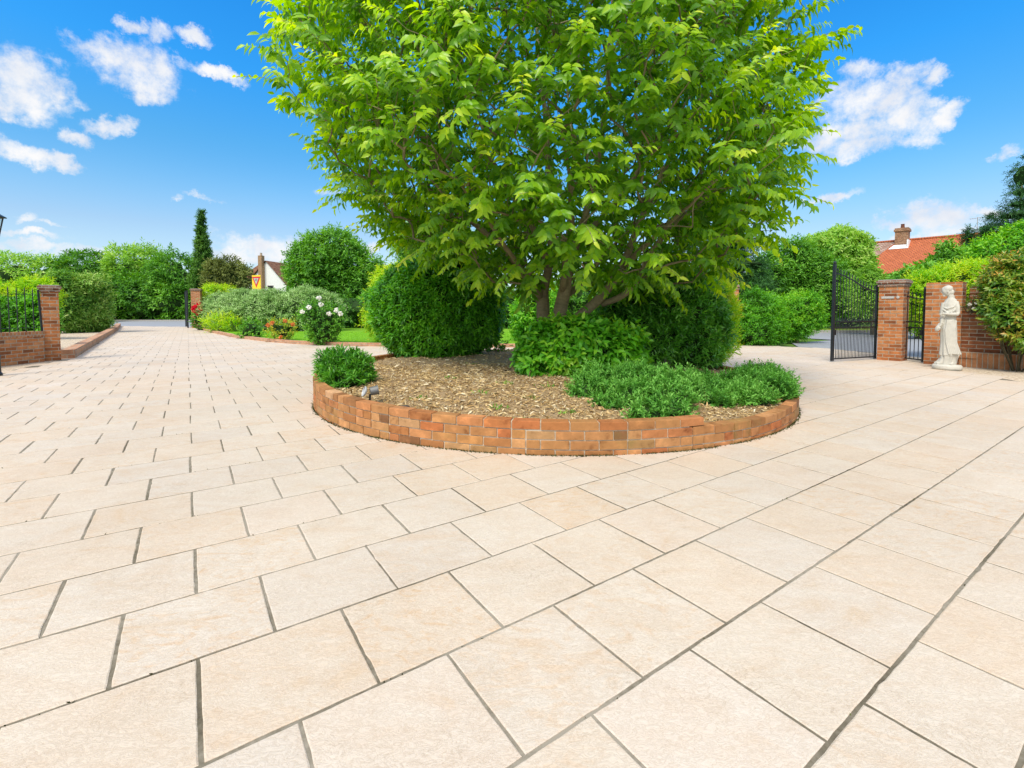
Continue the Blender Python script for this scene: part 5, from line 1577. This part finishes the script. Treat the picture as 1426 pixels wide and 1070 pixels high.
plant('hedge', 'long dark green hedge across the back of the lawn', 'hedge', 28.5, [(480, 436, 40, 22), (530, 434, 50, 26), (600, 432, 60, 30), (680, 430, 60, 32), (760, 430, 60, 32), (840, 428, 60, 34), (920, 426, 60, 36)], M['mid_leaf'], 4200, 6, .19, .07, .35, seed=51, kn=6, core=.88, **far)
# ---- left of the drive
plant('hedge', 'variegated clipped hedge with dark gaps between the brick pier and the edge-on gate', 'hedge', 23.0, [(102, 428, 24, 36), (122, 428, 18, 36, .6), (86, 424, 18, 36, -.6), (133, 430, 11, 33, 1.2), (90, 396, 14, 9), (106, 395, 16, 9), (122, 396, 14, 9), (138, 396, 9, 9, .9), (82, 394, 9, 8, -.5), (76, 418, 14, 30, -.3), (136, 442, 11, 20, .8), (139, 418, 9, 24, .9)], M['variegated'], 3200, 7, .2, .06, .4, seed=52, kn=4, core=.88, **dict(far, rough=.08))
plant('shrub', 'lime-topped shrub behind the railings and the brick pier', 'shrub', 17.5, [(15, 418, 32, 20), (48, 412, 20, 22), (66, 416, 10, 22), (-20, 425, 30, 24)], M['lime_leaf'], 1300, 7, .15, .05, .3, seed=53, kn=6, core=.8, **far)
plant('shrub', 'dark green leafy shrub directly behind the low wall railings', 'shrub', 12.4, [(15, 446, 30, 26), (45, 444, 20, 26), (-15, 444, 30, 28), (62, 450, 10, 22)], M['laurel'], 1300, 7, .12, .05, .22, seed=54, kn=6, core=.82, **far)
# ---- border beyond the drive
plant('border_shrub', 'lime green shrub at the back of the border beside the tan gate pier', 'shrub', 30.5, [(300, 409, 16, 10), (314, 410, 13, 9), (292, 420, 12, 14)], M['lime_leaf'], 520, 6, .2, .06, .35, seed=55, kn=5, core=.8, **far)
plant('spreading_conifer', 'broad grey-green feathery conifer mounded over the flower border', 'shrub', 25.5, [(345, 427, 38, 23), (310, 429, 26, 20, .5), (385, 429, 42, 24, -.3), (430, 429, 38, 26, -.8), (455, 432, 20, 22, -1), (360, 432, 54, 22, -.6), (410, 434, 44, 22, -.9), (330, 432, 36, 20)], M['grey_conifer'], 3600, 9, .2, .042, .6, kind='mid', seed=56, out=.7, up=.55, rnd=.45, bend=.45, kn=8, knf=(.25, .4), core=.86, tipv=.4)
plant('lily_clump', 'clump of yellow-green lilies with orange flowers beside the red flowers', 'plant', 23.5, [(304, 450, 14, 10), (320, 452, 12, 9), (292, 450, 8, 9)], M['lime_leaf'], 140, 6, .3, .045, .5, kind='full', seed=57, kn=0, core=0, out=.5, up=.9, sag=-.1)
plant('rose_bush', 'small leafy green bush on the lawn edge before the grey conifer', 'shrub', 18.6, [(350, 458, 14, 12), (342, 464, 9, 8), (358, 464, 8, 8)], M['mid_leaf'], 120, 6, .1, .05, .2, kind='full', seed=58, kn=3, core=.5)
rb = plant('rose_bush', 'small rose bush with orange blooms and yellow leaves by the brick edging', 'shrub', 16.9, [(392, 461, 16, 13), (384, 456, 9, 10), (402, 456, 10, 11)], leaf_mat('yellowish_rose_leaf', [(0.058, 0.189, 0.014), (0.189, 0.362, 0.022), (0.493, 0.522, 0.043), (0.62, 0.522, 0.072)], .3), 170, 6, .085, .045, .2, kind='full', seed=59, kn=4, core=.5)
wr = plant('rose_bush', 'tall rose bush with white blooms standing on the lawn edge', 'shrub', 15.2, [(450, 448, 26, 24), (436, 436, 18, 14), (466, 444, 14, 18), (450, 465, 20, 14)], M['mid_leaf'], 520, 7, .095, .045, .24, kind='full', seed=60, kn=5, core=.66)
rd = plant('geranium', 'bright red geranium in leaf at the foot of the tan gate pier', 'plant', 26.5, [(284, 444, 12, 16), (276, 446, 8, 12)], M['mid_leaf'], 170, 6, .13, .07, .25, kind='full', seed=61, kn=3, core=.5)

def blooms(parent, pts, Y, mat, r, seed, name='flower'):
    rng = np.random.default_rng(seed)
    for (x, y) in pts:
        p = at(x, y, Y) - np.array(parent.location)
        mb = MB()
        K = 22
        d = unit(rng.normal(size=(K, 3)))
        leaves(mb, np.tile(p, (K, 1)) + d * r * .25, d, unit(rng.normal(size=(K, 3))), r * .95, r * .9, 'full', .35, .5, rng.uniform(0, 1, K))
        mb.build(name, mat, parent)
wmat = leaf_mat('white_petal', [(.7, .68, .6), (.85, .84, .8)], .25, .6, .2)
omat = leaf_mat('orange_petal', [(.6, .2, .06), (.75, .34, .12)], .25, .6, .2)
rmat = leaf_mat('red_petal', [(.5, .01, .015), (.7, .03, .03)], .25, .6, .2)
blooms(wr, [(444, 415), (458, 437), (474, 437), (430, 428), (421, 434), (447, 424), (468, 432)], 14.6, wmat, .075, 1)
blooms(rb, [(379, 450), (373, 453), (391, 470), (408, 452), (397, 447)], 16.5, omat, .075, 2)
blooms(rd, [(272, 430), (277, 427), (283, 429), (290, 428), (275, 434)], 26.0, rmat, .2, 3)
# ---- behind the planter
plant('lime_shrub', 'lime green shrub on the lawn just behind the round shrub', 'shrub', 15.6, [(545, 410, 26, 34), (528, 440, 16, 34), (580, 400, 44, 30, .4), (560, 440, 30, 34)], M['lime_leaf'], 1500, 7, .14, .045, .32, seed=62, kn=6, core=.8, **far)
plant('garden_shrub', 'yellow-green loose shrub on the lawn seen beside the tree trunk', 'shrub', 16.5, [(738, 440, 24, 32), (755, 425, 24, 32), (730, 462, 14, 16)], M['bright_leaf'], 800, 7, .16, .06, .32, seed=63, kn=6, core=.6, depth=.4, **far)
plant('garden_shrub', 'mid green shrub on the lawn behind the tree trunk and the dark shrub', 'shrub', 17, [(820, 425, 40, 36), (870, 425, 44, 40), (790, 440, 24, 30)], M['mid_leaf'], 1300, 7, .15, .055, .3, seed=64, kn=6, core=.8, **far)
# ---- towards the iron gates
plant('cedar', 'dark layered conifer rising behind the yellow-green shrub', 'tree', 24, [(1020, 402, 54, 12), (1000, 385, 56, 10, .4), (1025, 370, 42, 10, -.3), (1000, 355, 48, 9), (1020, 340, 36, 9), (990, 325, 40, 10), (1030, 420, 44, 14), (985, 420, 46, 18)], M['spruce'], 2600, 14, .16, .03, .8, kind='mid', seed=65, out=1.0, up=.0, rnd=.35, kn=5, knf=(.3, .5), core=.8, trunk=(.3, 4), bend=.35, dfac=1.4, flat=1.0)
plant('conifer_shrub', 'dense dark green bush next to the pale tan gate pier', 'shrub', 15.6, [(1048, 440, 28, 32), (1036, 455, 18, 28, -.3), (1062, 455, 22, 28, -.2), (1050, 462, 30, 22, -.4), (1076, 452, 14, 30)], M['laurel'], 1700, 8, .13, .035, .28, seed=66, kn=6, core=.84, **far)
plant('conifer_shrub', 'rounded bright green bush on a short stem beside the road', 'shrub', 16.6, [(1112, 432, 26, 24), (1096, 446, 18, 22), (1126, 440, 16, 22), (1108, 452, 22, 18), (1100, 465, 12, 10)], M['bright_leaf'], 1500, 8, .12, .035, .28, seed=67, kn=6, core=.8, trunk=(.07, .5), **far)
plant('broadleaf_tree', 'mid green tree with an uneven crown behind the bushes near the open gate', 'tree', 27, [(1105, 385, 40, 36), (1075, 398, 28, 34), (1135, 400, 34, 34), (1110, 362, 26, 20), (1150, 420, 34, 26)], M['mid_leaf'], 2300, 8, .26, .085, .65, seed=68, trunk=(.2, 2), kn=11, knf=(.35, .6), core=.65, **far)
plant('broadleaf_tree', 'pale round-headed tree beside the orange roof of the house', 'tree', 31, [(1168, 350, 34, 24), (1148, 362, 22, 20), (1186, 352, 18, 22), (1172, 385, 34, 32), (1136, 342, 14, 9)], M['pale_leaf'], 1900, 8, .3, .12, .6, seed=69, trunk=(.22, 3), kn=12, knf=(.35, .6), core=.62, **far)
plant('hedge', 'dark green hedge across the road, seen through the bars of the open gate', 'hedge', 27.5, [(1130, 432, 40, 24), (1180, 428, 44, 28), (1235, 425, 44, 30), (1290, 425, 44, 30), (1345, 425, 44, 34), (1400, 420, 50, 40)], M['dark_leaf'], 2800, 7, .2, .07, .4, seed=70, kn=7, core=.88, **far)
plant('weeping_tree', 'light green weeping tree in front of the house beside the gate pier', 'tree', 22, [(1214, 384, 12, 20), (1206, 400, 14, 22), (1236, 404, 18, 16)], M['pale_leaf'], 700, 9, .22, .05, .9, seed=71, trunk=(.1, 1.6), kn=6, core=.55, bend=.9, **far)
plant('broadleaf_tree', 'dark green large-leaved tree behind the narrow gate', 'tree', 19, [(1288, 392, 28, 17), (1268, 402, 20, 18), (1300, 410, 30, 22), (1275, 425, 32, 28)], M['mid_leaf'], 1300, 8, .26, .12, .5, seed=72, trunk=(.12, 1.2), kn=7, core=.75, **far)
plant('broadleaf_tree', 'mid green tree covering the end of the orange roof', 'tree', 21, [(1328, 366, 22, 14), (1350, 374, 28, 18), (1318, 350, 6, 9), (1308, 378, 16, 12), (1360, 392, 38, 22)], M['mid_leaf'], 1700, 8, .24, .085, .55, seed=73, trunk=(.14, 1.6), kn=8, core=.75, **far)
plant('broadleaf_tree', 'bright green bushy tree at the picture edge below the dark spruce', 'tree', 18, [(1400, 352, 34, 20), (1430, 345, 34, 26), (1375, 358, 22, 14), (1420, 380, 44, 30)], M['bright_leaf'], 1500, 8, .2, .07, .5, seed=74, trunk=(.14, 1.6), kn=8, core=.78, **far)
plant('spruce_tree', 'dark spruce with stepped open branches rising at the picture edge', 'tree', 33, [(1424, 245, 4, 22), (1422, 268, 14, 7), (1424, 284, 22, 7), (1418, 300, 30, 7), (1420, 316, 38, 8), (1422, 334, 42, 9)], M['spruce'], 1300, 13, .2, .045, .7, kind='mid', seed=75, out=1.0, up=.1, rnd=.4, kn=4, knf=(.3, .5), core=.6, trunk=(.25, 6), bend=.3, dfac=1.5)
plant('spruce_tree', 'small dark pointed conifer peeping over the end of the roof', 'tree', 34, [(1350, 338, 6, 12), (1354, 352, 12, 9), (1347, 326, 3, 7), (1374, 338, 7, 18), (1374, 352, 12, 10)], M['spruce'], 600, 12, .2, .05, .5, kind='mid', seed=76, kn=3, core=.6, trunk=(.12, 3))
plant('lime_shrub', 'vivid lime green shrub above the wall behind the statue', 'shrub', 11.4, [(1325, 390, 38, 15), (1295, 400, 24, 18), (1350, 384, 26, 16), (1280, 415, 16, 26), (1290, 440, 16, 30), (1330, 402, 42, 20)], M['lime_leaf'], 1700, 8, .1, .03, .24, seed=77, kn=6, core=.75, kind='full', out=.7, up=.9)
plant('red_tipped_shrub', 'large glossy shrub with orange-red young leaves overhanging the brick wall', 'shrub', 8.75, [(1424, 405, 36, 44, .1), (1410, 425, 30, 46), (1428, 445, 36, 36, -.3), (1420, 375, 28, 20, .1), (1396, 400, 20, 26, .1), (1440, 466, 30, 22, -.4), (1412, 450, 20, 22, -.1)], M['photinia'], 1500, 8, .11, .038, .2, kind='full', seed=78, kn=6, core=.78, out=.75, up=.7, rnd=.4, sag=.3, tipv=.32, depth=.25)
wf = plant('wall_plant', 'small twiggy white-flowered plant on top of the brick wall beside the shrub', 'plant', 9.2, [(1352, 428, 9, 8), (1362, 424, 8, 10)], M['olive'], 60, 5, .06, .025, .12, kind='full', seed=79, kn=0, core=0, root=1.1)
blooms(wf, [(1350, 424), (1356, 430), (1360, 422)], 9.1, wmat, .03, 4)
